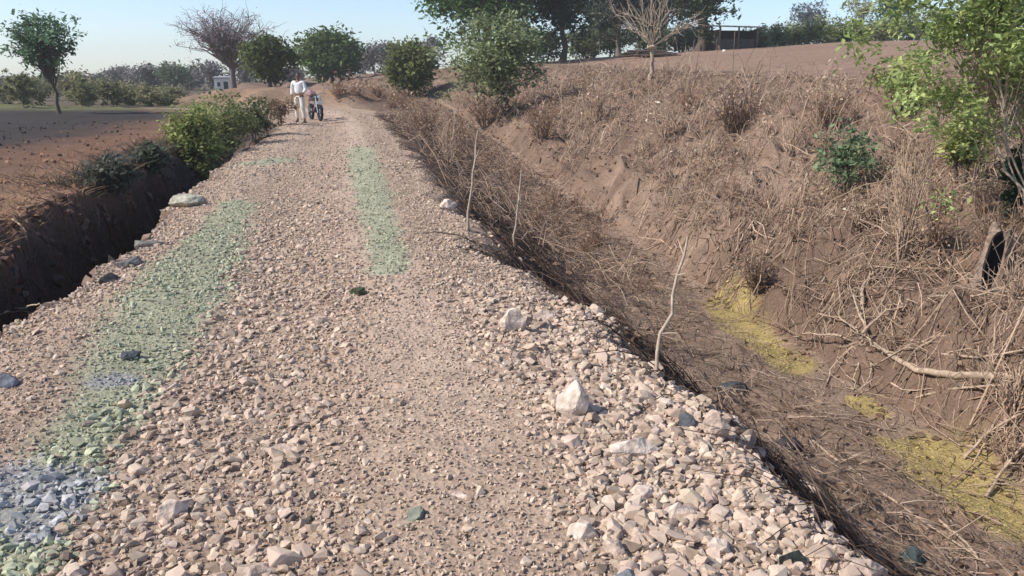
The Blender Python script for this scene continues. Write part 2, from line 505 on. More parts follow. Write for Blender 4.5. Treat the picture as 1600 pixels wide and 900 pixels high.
def strip(name, i, n, mat, far=0.0):
    yy = ROWS
    t = np.linspace(0, 1, n)
    b = bounds(yy)
    if i == 0: X = b[0][:, None] - (far * t[None, ::-1] ** 3.2)
    elif i == 6: X = b[5][:, None] + (far * t[None] ** 3.0)
    else: X = b[i - 1][:, None] + (b[i] - b[i - 1])[:, None] * t[None]
    Y = np.broadcast_to(yy[:, None], X.shape).copy()
    eps = 1e-4
    Xe = X.copy()
    Xe[:, 0] += eps; Xe[:, -1] -= eps
    # a vertex on a seam takes its height from one side only, so neighbouring strips meet
    Xs = X.copy()
    if i > 0: Xs[:, 0] -= eps
    if i < 6: Xs[:, -1] -= eps
    Z = height(Xs, Y)
    C = ground_color(Xe, Y)
    V = np.stack([X, Y, Z], -1).reshape(-1, 3)
    R, Cn = X.shape
    idx = np.arange(R * Cn).reshape(R, Cn)
    F = np.stack([idx[:-1, :-1], idx[:-1, 1:], idx[1:, 1:], idx[1:, :-1]], -1).reshape(-1, 4)
    me = mesh_from(name, V, [F], mat, C.reshape(-1, 3), True)
    return tag(link(name, me), kind='structure')

field_l = strip('left_field', 0, 64, M_SOIL, 600)
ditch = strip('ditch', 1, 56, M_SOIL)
track = strip('gravel_track', 2, 84, M_TRACK)
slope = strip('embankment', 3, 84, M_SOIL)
bed = strip('ravine_bed', 4, 26, M_SOIL)
bank = strip('ravine_bank', 5, 136, M_SOIL)
field_r = strip('right_field', 6, 54, M_SOIL, 600)

# ------------------------------------------------------------------ stones
def hull_rock(seed, npts, squash=(1, 1, 1)):
    rng = np.random.default_rng(seed)
    p = rng.normal(size=(npts, 3)); p /= np.linalg.norm(p, axis=1, keepdims=True)
    p *= rng.uniform(.82, 1.1, (npts, 1)); p *= np.array(squash)
    bm = bmesh.new()
    for q in p: bm.verts.new(q)
    r = bmesh.ops.convex_hull(bm, input=bm.verts)
    junk = [g for g in r.get('geom_interior', []) + r.get('geom_unused', []) if isinstance(g, bmesh.types.BMVert)]
    if junk: bmesh.ops.delete(bm, geom=list(set(junk)), context='VERTS')
    bmesh.ops.triangulate(bm, faces=bm.faces)
    bm.verts.index_update()
    V = np.array([v.co[:] for v in bm.verts]); F = np.array([[v.index for v in f.verts] for f in bm.faces])
    bm.free()
    return V, F

FINE = [hull_rock(i, 7, (1, .85, .65)) for i in range(16)]
MEDIUM = [hull_rock(100 + i, 14, (1, .8, .5)) for i in range(16)]

def rand_rot(rng, n, tilt=.5):
    a = rng.uniform(0, 2 * math.pi, n); b = rng.normal(0, tilt, n); c = rng.normal(0, tilt, n)
    ca, sa, cb, sb, cc, sn = np.cos(a), np.sin(a), np.cos(b), np.sin(b), np.cos(c), np.sin(c)
    Rz = np.zeros((n, 3, 3)); Rz[:, 0, 0] = ca; Rz[:, 0, 1] = -sa; Rz[:, 1, 0] = sa; Rz[:, 1, 1] = ca; Rz[:, 2, 2] = 1
    Rx = np.zeros((n, 3, 3)); Rx[:, 0, 0] = 1; Rx[:, 1, 1] = cb; Rx[:, 1, 2] = -sb; Rx[:, 2, 1] = sb; Rx[:, 2, 2] = cb
    Ry = np.zeros((n, 3, 3)); Ry[:, 1, 1] = 1; Ry[:, 0, 0] = cc; Ry[:, 0, 2] = sn; Ry[:, 2, 0] = -sn; Ry[:, 2, 2] = cc
    return Rz @ Rx @ Ry

def scatter(protos, P, S, C, rng, tilt=.5):
    Vs, Fs, Cs = [], [], []; off = 0
    which = rng.integers(0, len(protos), len(P))
    R = rand_rot(rng, len(P), tilt)
    for k, (pv, pf) in enumerate(protos):
        m = which == k; n = int(m.sum())
        if not n: continue
        V = np.einsum('nij,vj->nvi', R[m], pv) * S[m][:, None, None] + P[m][:, None]
        Vs.append(V.reshape(-1, 3)); Cs.append(np.repeat(C[m], len(pv), 0))
        Fs.append((pf[None] + (np.arange(n) * len(pv))[:, None, None]).reshape(-1, 3) + off)
        off += n * len(pv)
    return np.concatenate(Vs), np.concatenate(Fs), np.concatenate(Cs)

def stone_color(rng, x, y, green=.75):
    n = len(x)
    t = rng.beta(2, 2, n)[:, None]
    c = TAN * .86 * (1 - t) + PALE * t
    dark = rng.random(n) < .07
    c[dark] = c[dark] * rng.uniform(.35, .7, (dark.sum(), 1))
    c *= rng.normal(1, .1, (n, 1))
    c *= 1 + rng.normal(0, .012, (n, 3))
    g, b = track_masks(x, y)
    g = (rng.random(n) < g * .95)[:, None] * green; b = (rng.random(n) < b * .95)[:, None] * .85
    v = rng.uniform(.75, 1.35, (n, 1))
    c = c * (1 - g) + GREENISH * 1.12 * v * g
    c = c * (1 - b) + BLUISH * 1.1 * v * b
    return np.clip(c, .02, .85)

rng = np.random.default_rng(7)
def sample_track(n, y0, y1, s0=-.01, s1=1.03):
    u = rng.random(n)
    y = y0 * (y1 / y0) ** u if y0 > 0 else rng.uniform(y0, y1, n)
    s = rng.uniform(s0, s1, n)
    l, r = LEFT(y), RIGHT(y)
    return l + (r - l) * s, y

VV, FF, CC = [], [], []; off = 0
def add_gravel(protos, x, y, d, sink=.25, tilt=.6):
    global off
    z = height(x, y) + d * .5 * (.55 - sink)
    V, F, C = scatter(protos, np.stack([x, y, z], 1), d * .5, stone_color(rng, x, y), rng, tilt)
    VV.append(V); FF.append(F + off); CC.append(C); off += len(V)

for n, y0, y1, d0, d1 in ((31000, 1.4, 5.5, .014, .03), (16000, 5.5, 13, .022, .044), (7000, 13, 28, .035, .07), (1800, 28, 42, .05, .1)):
    x, y = sample_track(n, y0, y1)
    keep = rng.random(n) < (1 - .35 * smooth(7, 12, y) - .3 * smooth(14, 26, y)) * (1 - .35 * smooth(.62, .68, track_lane(x, y)) * smooth(.86, .78, track_lane(x, y)) * smooth(4.5, 7, y))
    x, y = x[keep], y[keep]
    add_gravel(FINE, x, y, d0 * (d1 / d0) ** rng.random(len(x)))
# coarse stone: the largest are parts of the track, the rest stays in the gravel
x, y = sample_track(42000, 1.4, 18, -.03, 1.07)
co = coarse(x, y)
keep = rng.random(len(x)) < co * .56
x, y, co = x[keep], y[keep], co[keep]
d = .027 * (.082 / .027) ** rng.beta(1.0, 2.3, len(x)) * (1 + .45 * np.clip(co - .5, 0, 1))
d *= np.where(rng.random(len(x)) < .05, 1.5, 1.0)
app = d / np.hypot(np.hypot(x, y), CAM_H)
order = np.argsort(-app)
big, rest = order[:300], order[300:]
add_gravel(MEDIUM, x[rest], y[rest], d[rest], .38, .38)
bx, by, bd = x[big], y[big], d[big]
# stony spill beside the road edge on the top of the embankment
x2 = rng.normal(.2, .34, 4600); y2 = 1.3 * (11 / 1.3) ** rng.random(4600)
keep = (x2 > -.1) & (rng.random(4600) < smooth(11, 5, y2) * np.exp(-np.maximum(x2, 0) / (.18 + .5 * np.clip(.5 + fbm(y2 * 1.3, y2 * 0 + 9., 650, 3) * 1.6, 0, 1))))
y2 = y2[keep]; x2 = RIGHT(y2) + x2[keep]
add_gravel(MEDIUM, x2, y2, .022 * (.10 / .022) ** rng.beta(1.2, 2, len(x2)), .25, .6)
me = mesh_from('gravel', np.concatenate(VV), [np.concatenate(FF)], M_STONE, np.concatenate(CC))
tag(link('gravel', me, track), kind='stuff')
def refine(pv, pf, dims, seed, cuts=2, amp=.05, bevel=.05):
    """an angular hull with worn edges and an uneven skin"""
    from mathutils import noise
    bm = bmesh.new()
    vs = [bm.verts.new(q) for q in pv]
    for f in pf: bm.faces.new([vs[i] for i in f])
    bmesh.ops.dissolve_limit(bm, angle_limit=.35, verts=bm.verts, edges=bm.edges)
    bmesh.ops.bevel(bm, geom=list(bm.edges), offset=bevel, segments=1, affect='EDGES', clamp_overlap=True)
    bmesh.ops.triangulate(bm, faces=bm.faces)
    for _ in range(cuts):
        long_e = [e for e in bm.edges if e.calc_length() > .22]
        if long_e: bmesh.ops.subdivide_edges(bm, edges=long_e, cuts=1)
        bmesh.ops.triangulate(bm, faces=bm.faces)
    so = Vector((seed * 1.37 % 50, seed * 2.11 % 50, seed * .73 % 50))
    for q in bm.verts:
        n = noise.noise(q.co * 1.6 + so) * 1.2 + noise.noise(q.co * 4.5 + so) * .7 + noise.noise(q.co * 11 + so) * .35
        q.co += q.co.normalized() * n * amp
        q.co = Vector((q.co.x * dims[0], q.co.y * dims[1], q.co.z * dims[2]))
    return bm

def bm_mesh(bm, name, col, mat, smooth_shade=True):
    me = bpy.data.meshes.new(name); bm.to_mesh(me); bm.free()
    a = me.color_attributes.new('Col', 'FLOAT_COLOR', 'POINT')
    a.data.foreach_set('color', np.tile(np.array(list(col) + [1.0], np.float32), (len(me.vertices), 1)).ravel())
    me.polygons.foreach_set('use_smooth', np.full(len(me.polygons), smooth_shade))
    me.materials.append(mat)
    return me

# the 300 larger stones as pieces of the track
stone_meshes = []
for k in range(24):
    pv, pf = hull_rock(200 + k, 13, (1, 1, 1))
    c = stone_color(rng, np.full(1, 50.), np.full(1, 50.))[0]
    stone_meshes.append(bm_mesh(refine(pv, pf, (1, .8, .58), k, 0, .05, .08), 'stone', c, M_STONE, False))
for k in range(6):
    pv, pf = hull_rock(230 + k, 13, (1, 1, 1))
    stone_meshes.append(bm_mesh(refine(pv, pf, (1, .8, .58), k, 0, .05, .08), 'stone', GREENISH * rng.uniform(.8, 1.3), M_STONE, False))
gm, _ = track_masks(bx, by)
for k in range(300):
    mi = int(rng.integers(24, 30)) if gm[k] > .5 else int(rng.integers(0, 24))
    z = float(height(bx[k], by[k])) + bd[k] * .07
    link('stone', stone_meshes[mi], track, (bx[k], by[k], z), (rng.normal(0, .3), rng.normal(0, .3), rng.uniform(0, 6.28)),
         tuple(bd[k] * .5 * rng.uniform(.85, 1.2, 3)))

# ------------------------------------------------------------------ single rocks one can point to
def rock(u, v, w, h, col, label, seed, depth=.8, lean=0.0, npts=17, name='stone', cat='stone', flat=False, rise=.35, at=None):
    g = ground(u, v + h * .35) if at is None else ground_xy(*at)
    m = (g - Vector((0, 0, CAM_H))).length / FPX
    sx, sz = w * m * .5, h * m * .5
    rng_ = np.random.default_rng(seed)
    pv, pf = hull_rock(seed, npts, (1, 1, 1))
    bm = refine(pv, pf, (sx * 1.08, sx * depth, sz * 1.08), seed)
    o = link(name, bm_mesh(bm, name, col, M_ROCK, False), None, (g.x, g.y, g.z + sz * (rise - .2)), (0, lean, rng_.uniform(-.4, .4)))
    return tag(o, label, cat)

M_ROCK = attr_mat('rock', .95, 22, .55, 1.22, 1.0, .1, .018)
PALE_R = (.66, .53, .44); TAN_R = (.55, .42, .34); MID_R = (.46, .35, .28); BLUE_R = (.2, .205, .21); DARK_R = (.05, .05, .055); GRN_R = (.20, .205, .165)
rock(897, 622, 56, 72, PALE_R, 'pale upright wedge-shaped boulder in the rubble beside the track', 301, .8, .25, rise=.7)
rock(988, 693, 78, 40, PALE_R, 'wide pale flat-topped boulder in the rubble shoulder', 302, .7)
rock(1117, 662, 42, 60, TAN_R, 'tall tan slab standing at the edge of the dark slope', 303, .45, -.05, 20, rise=.75)
rock(801, 498, 44, 52, PALE_R, 'rounded pale boulder at the far tip of the rubble heap', 304, .8, rise=.55)
rock(853, 489, 36, 26, PALE_R, 'small pale boulder just right of the rounded one at the rubble tip', 305)
rock(909, 826, 46, 38, PALE_R, 'pale pinkish blocky stone low in the rubble near the bottom edge', 306, rise=.5)
rock(957, 852, 40, 40, TAN_R, 'round tan stone next to the pale pinkish block at the bottom', 307, .9, rise=.5)
rock(1056, 792, 52, 40, PALE_R, 'broad pale stone in the middle of the lower rubble', 308, .8)
rock(1124, 850, 44, 38, PALE_R, 'pale stone between the broad rubble stone and the bottom right corner', 309)
rock(1345, 884, 58, 42, TAN_R, 'lone tan boulder sunk in the dark slope at the bottom right', 310, .8)
rock(969, 893, 54, 30, BLUE_R, 'blue-grey slab cut by the bottom edge of the view', 311, .8, flat=True)
rock(277, 318, 54, 24, (.45, .42, .33), 'flat pale slab lying on the edge of the black ditch', 312, .9, rise=.7, at=(-4.1, 10.1))
rock(446, 699, 54, 22, TAN_R, 'long flat tan stone in the coarse middle of the track', 313, .6, flat=True)
rock(268, 790, 44, 38, PALE_R, 'pale stone beside the green gravel in the lower left', 314)
rock(408, 884, 66, 40, TAN_R, 'large tan stone at the bottom edge left of centre', 315, .7)
rock(645, 800, 44, 32, GRN_R, 'green-grey rock alone on the fine gravel near the bottom', 316, rise=.5)
rock(557, 453, 30, 18, (.09, .10, .06), 'small dark mossy stone on the track past the green strip', 317, rise=.5)
rock(204, 554, 30, 20, (.10, .11, .12), 'small dark grey stone on the green gravel band', 318, rise=.5)
rock(1076, 652, 32, 40, (.12, .13, .14), 'dark grey stone just left of the standing slab', 319, rise=.4)
rock(1235, 868, 46, 52, (.055, .06, .055), 'black stone half buried in the rubble near the bottom right', 320, rise=.2)
rock(1180, 700, 60, 44, (.06, .055, .065), 'black lump on the slope below the standing slab', 321, rise=.15)  # solid near-black lumps, this and the next, at a dark hollow
rock(1232, 690, 44, 40, (.07, .06, .07), 'smaller black lump next to the black one below the slab', 322, rise=.15)
rock(1420, 862, 40, 40, (.08, .10, .10), 'dark teal-grey stone low on the embankment at the bottom right', 323, rise=.2)
rock(1150, 600, 50, 26, (.07, .075, .08), 'dark flat stone on the slope above the standing slab', 324, rise=.2)
rock(722, 770, 32, 20, PALE_R, 'small pale stone on the fine gravel right of centre', 325)
rock(1040, 625, 28, 22, PALE_R, 'small white stone where the bamboo stake meets the rubble', 326)
rock(12, 592, 34, 30, (.2, .21, .24), 'grey-blue stone at the left edge of the track', 327)
rock(290, 780, 30, 26, TAN_R, 'tan stone right of the pale stone near the green gravel', 328)
rock(700, 318, 30, 24, PALE_R, 'pale stone on the far right edge of the track before the stakes', 329, rise=.5)
rock(1005, 765, 38, 30, PALE_R, 'pale stone just below the wide flat-topped boulder', 330)
rock(1255, 755, 40, 26, TAN_R, 'tan stone at the rim between rubble and dark slope', 331)
rock(1131, 79, 6, 5, (.8, .78, .74), 'tiny white stone on the far field below the shed', 332, rise=.6)
rock(140, 437, 30, 26, (.12, .115, .11), 'dark stone at the near end of the ditch kerb', 333, at=(-3.2, 6.2))
rock(178, 415, 40, 26, (.16, .155, .15), 'dark grey stone on the ditch kerb beside the green gravel', 334, at=(-3.28, 6.75))
rock(225, 385, 44, 24, (.20, .185, .165), 'grey slab on the ditch kerb midway to the pale slab', 335, at=(-3.55, 7.7))

# clods of earth on the two slopes of the ravine: uncountable
P, S, C = [], [], []
def clods(n, i, y0, y1, d0, d1, colf):
    y = y0 * (y1 / y0) ** rng.random(n); b = bounds(y); t = rng.random(n)
    x = b[i - 1] + (b[i] - b[i - 1]) * t
    d = d0 * (d1 / d0) ** rng.beta(1, 2.5, n) * (1 + y / 30)
    P.append(np.stack([x, y, height(x, y) + d * .1], 1)); S.append(d * .5)
    C.append(np.clip(ground_color(x, y) * rng.uniform(.75, 1.45, (n, 1)) * colf, .01, .6))
clods(5200, 5, 4, 45, .03, .2, 1.0)
clods(3600, 5, 4, 14, .025, .12, 1.1)
clods(2600, 3, 1.6, 30, .02, .1, 1.05)
clods(1000, 4, 2, 20, .02, .07, 1.0)
V, F, Cc = scatter(FINE, np.concatenate(P), np.concatenate(S), np.concatenate(C), rng, 1.0)
tag(link('earth_clods', mesh_from('earth_clods', V, [F], M_STONE, Cc)), 'loose crumbled clods of brown earth over the ravine sides', 'earth', kind='stuff')
P, S, C = [], [], []
n = 1500
y = 7 * (28 / 7) ** rng.random(n); x = X_EDGE(y) - rng.gamma(1.2, 6, n)
P = np.stack([x, y, height(x, y) + .01], 1); d = .04 * (.16 / .04) ** rng.beta(1, 2.5, n) * (1 + y / 60)
V, F, Cc = scatter(FINE, P, d * .5, np.clip(ground_color(x, y) * rng.uniform(1.1, 1.9, (n, 1)), .01, .6), rng, 1.0)
tag(link('field_clods', mesh_from('field_clods', V, [F], M_STONE, Cc)), 'dark clods turned up over the black soil field', 'earth', kind='stuff')

# ------------------------------------------------------------------ dry twigs and straw lying on the ravine sides: uncountable
def straw(n, i, y0, y1, L0, L1, r0, r1, c0, c1, up=.25, t0=0., t1=1., down=.5, mask=None):
    y = y0 * (y1 / y0) ** rng.random(n); b = bounds(y)
    t = t0 + (t1 - t0) * rng.random(n)
    lo = b[i - 1] if i > 0 else b[0] - 3
    hi = b[i] if i < 6 else b[5] + 6
    x = lo + (hi - lo) * t
    if mask is not None:
        k = rng.random(n) < mask(x, y); x, y = x[k], y[k]; n = len(x)
    L = L0 * (L1 / L0) ** rng.random(n) * (1 + y / 60)
    a = rng.uniform(0, 2 * math.pi, n)
    dx = np.cos(a) * (1 - down) + down * rng.choice([-1, 1], n); dy = np.sin(a) * (1 - down * .6)
    nn = np.hypot(dx, dy); dx /= nn; dy /= nn
    k = 4
    Pt = np.zeros((n, k, 3))
    curl = rng.normal(0, .5, n)
    upv = np.abs(rng.normal(0, up, n))
    for j in range(k):
        f = j / (k - 1)
        ang = curl * f
        px = x + L * f * (dx * np.cos(ang) - dy * np.sin(ang)); py = y + L * f * (dx * np.sin(ang) + dy * np.cos(ang))
        Pt[:, j, 0] = px; Pt[:, j, 1] = py
        Pt[:, j, 2] = height(px, py) + .008 + L * upv * np.sin(f * 2.2) + rng.normal(0, .006, n)
    R = (r0 * (r1 / r0) ** rng.random(n) * (1 + y / 22))[:, None] * np.linspace(1, .45, k)[None]
    V, F = strands(Pt, R)
    tt = rng.random((n, 1))
    c = (np.array(c0) * (1 - tt) + np.array(c1) * tt) * rng.uniform(.7, 1.2, (n, 1))
    return V, F, np.repeat(c, k * 3, 0)

def join(parts):
    Vs, Fs, Cs = [], [], []; o = 0
    for V, F, C in parts:
        Vs.append(V); Fs.append(F + o); Cs.append(C); o += len(V)
    return np.concatenate(Vs), np.concatenate(Fs), np.concatenate(Cs)

STRAW = (.52, .385, .28); STRAWD = (.20, .125, .085); DRK = (.10, .065, .05)
clump = lambda x, y: np.clip(.38 + 2.6 * fbm(x * .9, y * .9, 201, 3), .03, 1)
parts_ = [straw(13500, 5, 5, 48, .12, .6, .0025, .006, STRAWD, STRAW, .32, 0, 1.0, .35, clump),
          straw(9000, 5, 7, 40, .15, .45, .003, .005, STRAWD, STRAW, .9, .05, 1.0, .2, clump)]
parts_ += [straw(5500, 5, 4, 15, .12, .55, .002, .0055, (.14, .09, .062), STRAW, .3, 0, .55, .3, clump), straw(1500, 5, 4, 15, .3, 1.1, .003, .009, STRAWD, STRAW, .25, 0, .6, .5)]
V, F, C = join(parts_)
tag(link('dry_straw', mesh_from('dry_straw', V, [F], M_TWIG, C), bank), kind='stuff')
parts_ = [straw(4300, 3, 1.7, 36, .12, .6, .002, .005, (.05, .032, .026), (.14, .09, .065), .15, .06, .52, .2),  # straw darkened as shade on the upper face, paler set below
          straw(1700, 3, 2.5, 36, .12, .6, .002, .005, (.22, .155, .11), (.48, .36, .27), .15, .55, 1., .3),
          straw(2600, 3, 2, 36, .15, .7, .002, .0045, (.14, .09, .065), (.34, .24, .18), .25, .1, 1., .3, lambda x, y: .25 + .75 * smooth(5, 12, y)),
          straw(1500, 3, 12, 40, .2, .7, .003, .005, STRAWD, STRAW, .5, .1, 1., .3)]
V, F, C = join(parts_)
tag(link('dry_straw', mesh_from('dry_straw', V, [F], M_TWIG, C), slope), kind='stuff')
V, F, C = straw(800, 4, 2.5, 30, .1, .5, .002, .004, STRAWD, STRAW, .12)
tag(link('dry_straw', mesh_from('dry_straw', V, [F], M_TWIG, C), bed), kind='stuff')
V, F, C = straw(900, 1, 4.5, 22, .08, .3, .002, .006, (.05, .038, .033), (.17, .125, .10), .3, 0, .4, 0.)
tag(link('dry_straw', mesh_from('dry_straw', V, [F], M_TWIG, C), ditch), kind='stuff')
# crumbled soil on the ditch wall
n = 1500; y = 4.5 * (20 / 4.5) ** rng.random(n); b = bounds(y); t = np.where(rng.random(n) < .6, rng.uniform(0, .5, n), rng.uniform(.8, 1, n)); x = b[0] + (b[1] - b[0]) * t
d = rng.uniform(.04, .18, n) * (1 + y / 30)
V, F, Cc = scatter(FINE, np.stack([x, y, height(x, y)], 1), d * .5, np.clip(ground_color(x, y) * rng.uniform(.9, 1.8, (n, 1)), .01, .5), rng, 1.0)
tag(link('soil_crumbs', mesh_from('soil_crumbs', V, [F], M_STONE, Cc), ditch), kind='stuff')
# dead leaves littering the ravine side
n = 9000; y = 4 * (40 / 4) ** rng.random(n); b = bounds(y); x = b[2] + .3 + (b[5] - b[2]) * rng.random(n)
k = rng.random(n) < clump(x + 3, y); x, y = x[k], y[k]; n = len(x)
P = np.stack([x, y, height(x, y) + .015], 1); Nn = rng.normal(0, .45, (n, 3)); Nn[:, 2] = 1; A, B = basis(Nn)
L = (rng.uniform(.02, .05, n) * (1 + y / 18))[:, None]
V = np.stack([P - A * L, P + B * L * .5 + [0, 0, .008], P + A * L, P - B * L * .5 + [0, 0, .012]], 1).reshape(-1, 3)
c = (np.array([.16, .095, .06]) + (np.array([.42, .29, .2]) - np.array([.16, .095, .06])) * rng.random((n, 1)))
tag(link('leaf_litter', mesh_from('leaf_litter', V, [np.arange(n * 4).reshape(n, 4)], M_LEAF, np.repeat(c, 4, 0)), bank), kind='stuff')
# straw verge on the left field and along the ditch
def verge(n, y0, y1, dmax, L0, L1, c0, c1, up):
    y = y0 * (y1 / y0) ** rng.random(n); x = bounds(y)[0] - dmax * rng.random(n) ** 1.6 + .15
    L = L0 * (L1 / L0) ** rng.random(n)
    k = 4; Pt = np.zeros((n, k, 3)); a = rng.uniform(0, 6.28, n); lean = np.abs(rng.normal(.6, .35, n))
    for j in range(k):
        f = j / (k - 1)
        Pt[:, j, 0] = x + np.cos(a) * L * lean * f ** 1.4; Pt[:, j, 1] = y + np.sin(a) * L * lean * f ** 1.4
        Pt[:, j, 2] = height(x, y) - .02 + L * up * (f - .25 * f * f)
    R = (rng.uniform(.003, .006, n) * (1 + y / 25))[:, None] * np.linspace(1, .35, k)[None]
    V, F = strands(Pt, R)
    tt = rng.random((n, 1)); c = (np.array(c0) * (1 - tt) + np.array(c1) * tt) * rng.uniform(.7, 1.2, (n, 1))
    return V, F, np.repeat(c, k * 3, 0)
V, F, C = join([verge(2100, 6.5, 17, 1.7, .1, .28, (.20, .11, .07), (.36, .23, .14), .5), verge(1200, 11, 19, .7, .15, .4, (.07, .065, .055), (.14, .12, .08), .8)])
tag(link('dry_grass', mesh_from('dry_grass', V, [F], M_TWIG, C)), 'rusty dry grass along the edge of the left field above the ditch', 'grass', kind='stuff')
# yellow-green stubble drying on the bed of the ravine
n = 5000
y = 3.2 * (13.6 / 3.2) ** rng.random(n); b = bounds(y); x = b[3] + (b[4] - b[3]) * rng.random(n)
gc = ground_color(x, y); k = (gc[:, 2] / gc[:, 0]) < .42; x, y = x[k], y[k]; n = len(x)
Pt = np.zeros((n, 3, 3)); a = rng.uniform(0, 6.28, n); L = rng.uniform(.015, .035, n)
for j in range(3):
    f = j / 2; Pt[:, j] = np.stack([x + np.cos(a) * L * f, y + np.sin(a) * L * f, height(x, y) + L * f * rng.uniform(.05, .4, n)], 1)
V, F = strands(Pt, (rng.uniform(.003, .006, n))[:, None] * np.array([[1, .8, .4]]))
c = YELLOW * rng.uniform(.8, 1.25, (n, 1))
tag(link('yellow_stubble', mesh_from('yellow_stubble', V, [F], M_TWIG, np.repeat(c, 9, 0)), bed), kind='stuff')

# ------------------------------------------------------------------ trees and shrubs
LEAF_GAIN = 1.55
def leaves(rng, centers, tint, per, cr, size, c0, c1, up=.5, droop=0.0, flat=1.0):
    """leaf-sized folded faces spread round cluster centres"""
    per = max(1, int(round(per * .88)))
    n = len(centers) * per
    idx = np.repeat(np.arange(len(centers)), per)
    off_ = rng.normal(0, 1, (n, 3)) * np.array([1, 1, flat]) * (cr if np.isscalar(cr) else cr[idx][:, None])
    P = centers[idx] + off_
    if droop: P[:, 2] -= droop * np.abs(rng.normal(0, 1, n))
    N = rng.normal(0, 1, (n, 3)); N[:, 2] = np.abs(N[:, 2]) + up; N /= np.linalg.norm(N, axis=1, keepdims=True)
    A, B = basis(N)
    a = rng.uniform(0, 6.28, n)[:, None]
    D = A * np.cos(a) + B * np.sin(a); E = np.cross(N, D)
    s = size * rng.uniform(.45, 1.55, (n, 1))
    V = np.stack([P - D * s, P + E * s * .45 + N * s * .12, P + D * s, P - E * s * .45 + N * s * .12], 1).reshape(-1, 3)
    F = np.arange(n * 4).reshape(n, 4)
    t = rng.random((n, 1))
    c = (np.array(c0) * (1 - t) + np.array(c1) * t) * LEAF_GAIN * tint[idx][:, None] * rng.uniform(.7, 1.3, (n, 1))
    return V, F, np.repeat(c, 4, 0)

def tree(name, label, base, H, hw, seed, c0, c1, cb=.35, tr=.1, clusters=60, per=60, cr=.16, size=.09, bark=None, lean=(0, 0), limbs=1.0,
         bare=0, group=None, flat=.75, top=.55, stems=1, hy=.85, droop=0.0, up=.5, cat='tree', lumps=.5, twc=(.2, .16, .15), rough=1.0, fork=.3, below=.7):
    rng = np.random.default_rng(seed)
    root = thing(name, label, cat, base, 0, group)
    rx, ry, rz = hw, hw * hy, H * (1 - cb) * .5
    cen = np.array([lean[0], lean[1], H * (cb + 1) * .5])
    pts = []
    ph = rng.uniform(0, 6.28, 6)
    while len(pts) < clusters:
        q = rng.normal(size=3); q /= np.linalg.norm(q); az = math.atan2(q[1], q[0])
        wob = 1 + lumps * .35 * (math.sin(2 * az + ph[0]) * .5 + math.sin(3 * az + 4 * q[2] + ph[1]) * .5 + math.sin(5 * q[2] * 2 + ph[2] + az) * .5)
        r = rng.random() ** .45 * wob * rng.uniform(.85, 1.08)
        p = q * r
        if p[2] < 0: p[:2] *= below + (1 - below) * (1 + p[2])         # narrower below
        if rng.random() < .09 * lumps: p = p * rng.uniform(1.12, 1.38)
        pts.append(cen + p * np.array([rx, ry, rz]) * .92)
    pts = np.array(pts)
    S = Segs()
    for s in range(stems):
        a = rng.uniform(0, 6.28); sp = (0 if stems == 1 else hw * .35)
        b0 = np.array([math.cos(a) * sp * .25, math.sin(a) * sp * .25, -.1])
        t1 = np.array([lean[0] + math.cos(a) * sp, lean[1] + math.sin(a) * sp, H * (cb + (1 - cb) * top)])
        trunk = bend(rng, b0, t1, 7, 0, .10)
        rr = tr if stems == 1 else tr * rng.uniform(.6, 1)
        S.path(trunk, rr, rr * .28, .8, 1.35)
        mine = [p for k, p in enumerate(pts) if k % stems == s]
        for p in mine:
            if rng.random() > limbs: continue
            f = np.clip(fork + (p[2] / H - cb) * .55 + rng.normal(0, .07), max(cb * .7 / max(cb + (1 - cb) * top, .01), .1), .98)
            i = f * 7; k = min(int(i), 6)
            q = trunk[k] + (trunk[k + 1] - trunk[k]) * (i - k)
            rl = max(rr * .35 * (1 - f * .6), rr * .1)
            path = bend(rng, q, p, 4, .1 - droop * .1, .12 * rough)
            S.path(path, rl, rr * .05, .8)
            if bare:
                for _ in range(bare):
                    e = rng.normal(0, 1, 3); e[2] = abs(e[2]) * .6 + .1; e /= np.linalg.norm(e)
                    j = rng.integers(2, 5); L = hw * rng.uniform(.12, .34)
                    tw = bend(rng, path[j], path[j] + e * L, 3, .1 if not droop else -.2, .18)
                    S.path(tw, rr * .07, rr * .025)
    link('trunk', S.mesh('trunk', bark or M_BARK, 4 if bare or H < 3 else 6), root)
    if per:
        tint = rng.uniform(.7, 1.3, len(pts))
        V, F, C = leaves(rng, pts, tint, per, cr * hw * rng.uniform(.7, 1.3, len(pts)), size, c0, c1, up, droop * hw, flat)
        link('crown', mesh_from('crown', V, [F], M_LEAF, np.clip(C, .004, .8)), root)
    return root

ORD = ['first', 'second', 'third', 'fourth', 'fifth', 'sixth', 'seventh', 'eighth', 'ninth', 'tenth', 'eleventh', 'twelfth', 'thirteenth', 'fourteenth', 'fifteenth', 'sixteenth']
# greens as leaf colours
G_MID = ((.045, .085, .025), (.09, .14, .045)); G_DARK = ((.018, .034, .014), (.04, .062, .026)); G_OLIVE = ((.09, .105, .04), (.15, .16, .065))
G_GREY = ((.10, .125, .07), (.18, .2, .115)); G_YEL = ((.13, .155, .05), (.26, .275, .10)); G_TEAL = ((.05, .10, .055), (.11, .17, .09))
SCRUB = ((.095, .085, .08), (.15, .135, .125))

def px_tree(u, vtop, hwpx, y, vbase=None, **kw):
    b = spot(u, y)
    m = (y / 1.03) / FPX
    vb = 450 + FPX * math.tan(math.atan2(CAM_H - b.z, y) - PITCH)
    H = (vb - vtop) * m
    return dict(base=b, H=H, hw=hwpx * m, **kw)

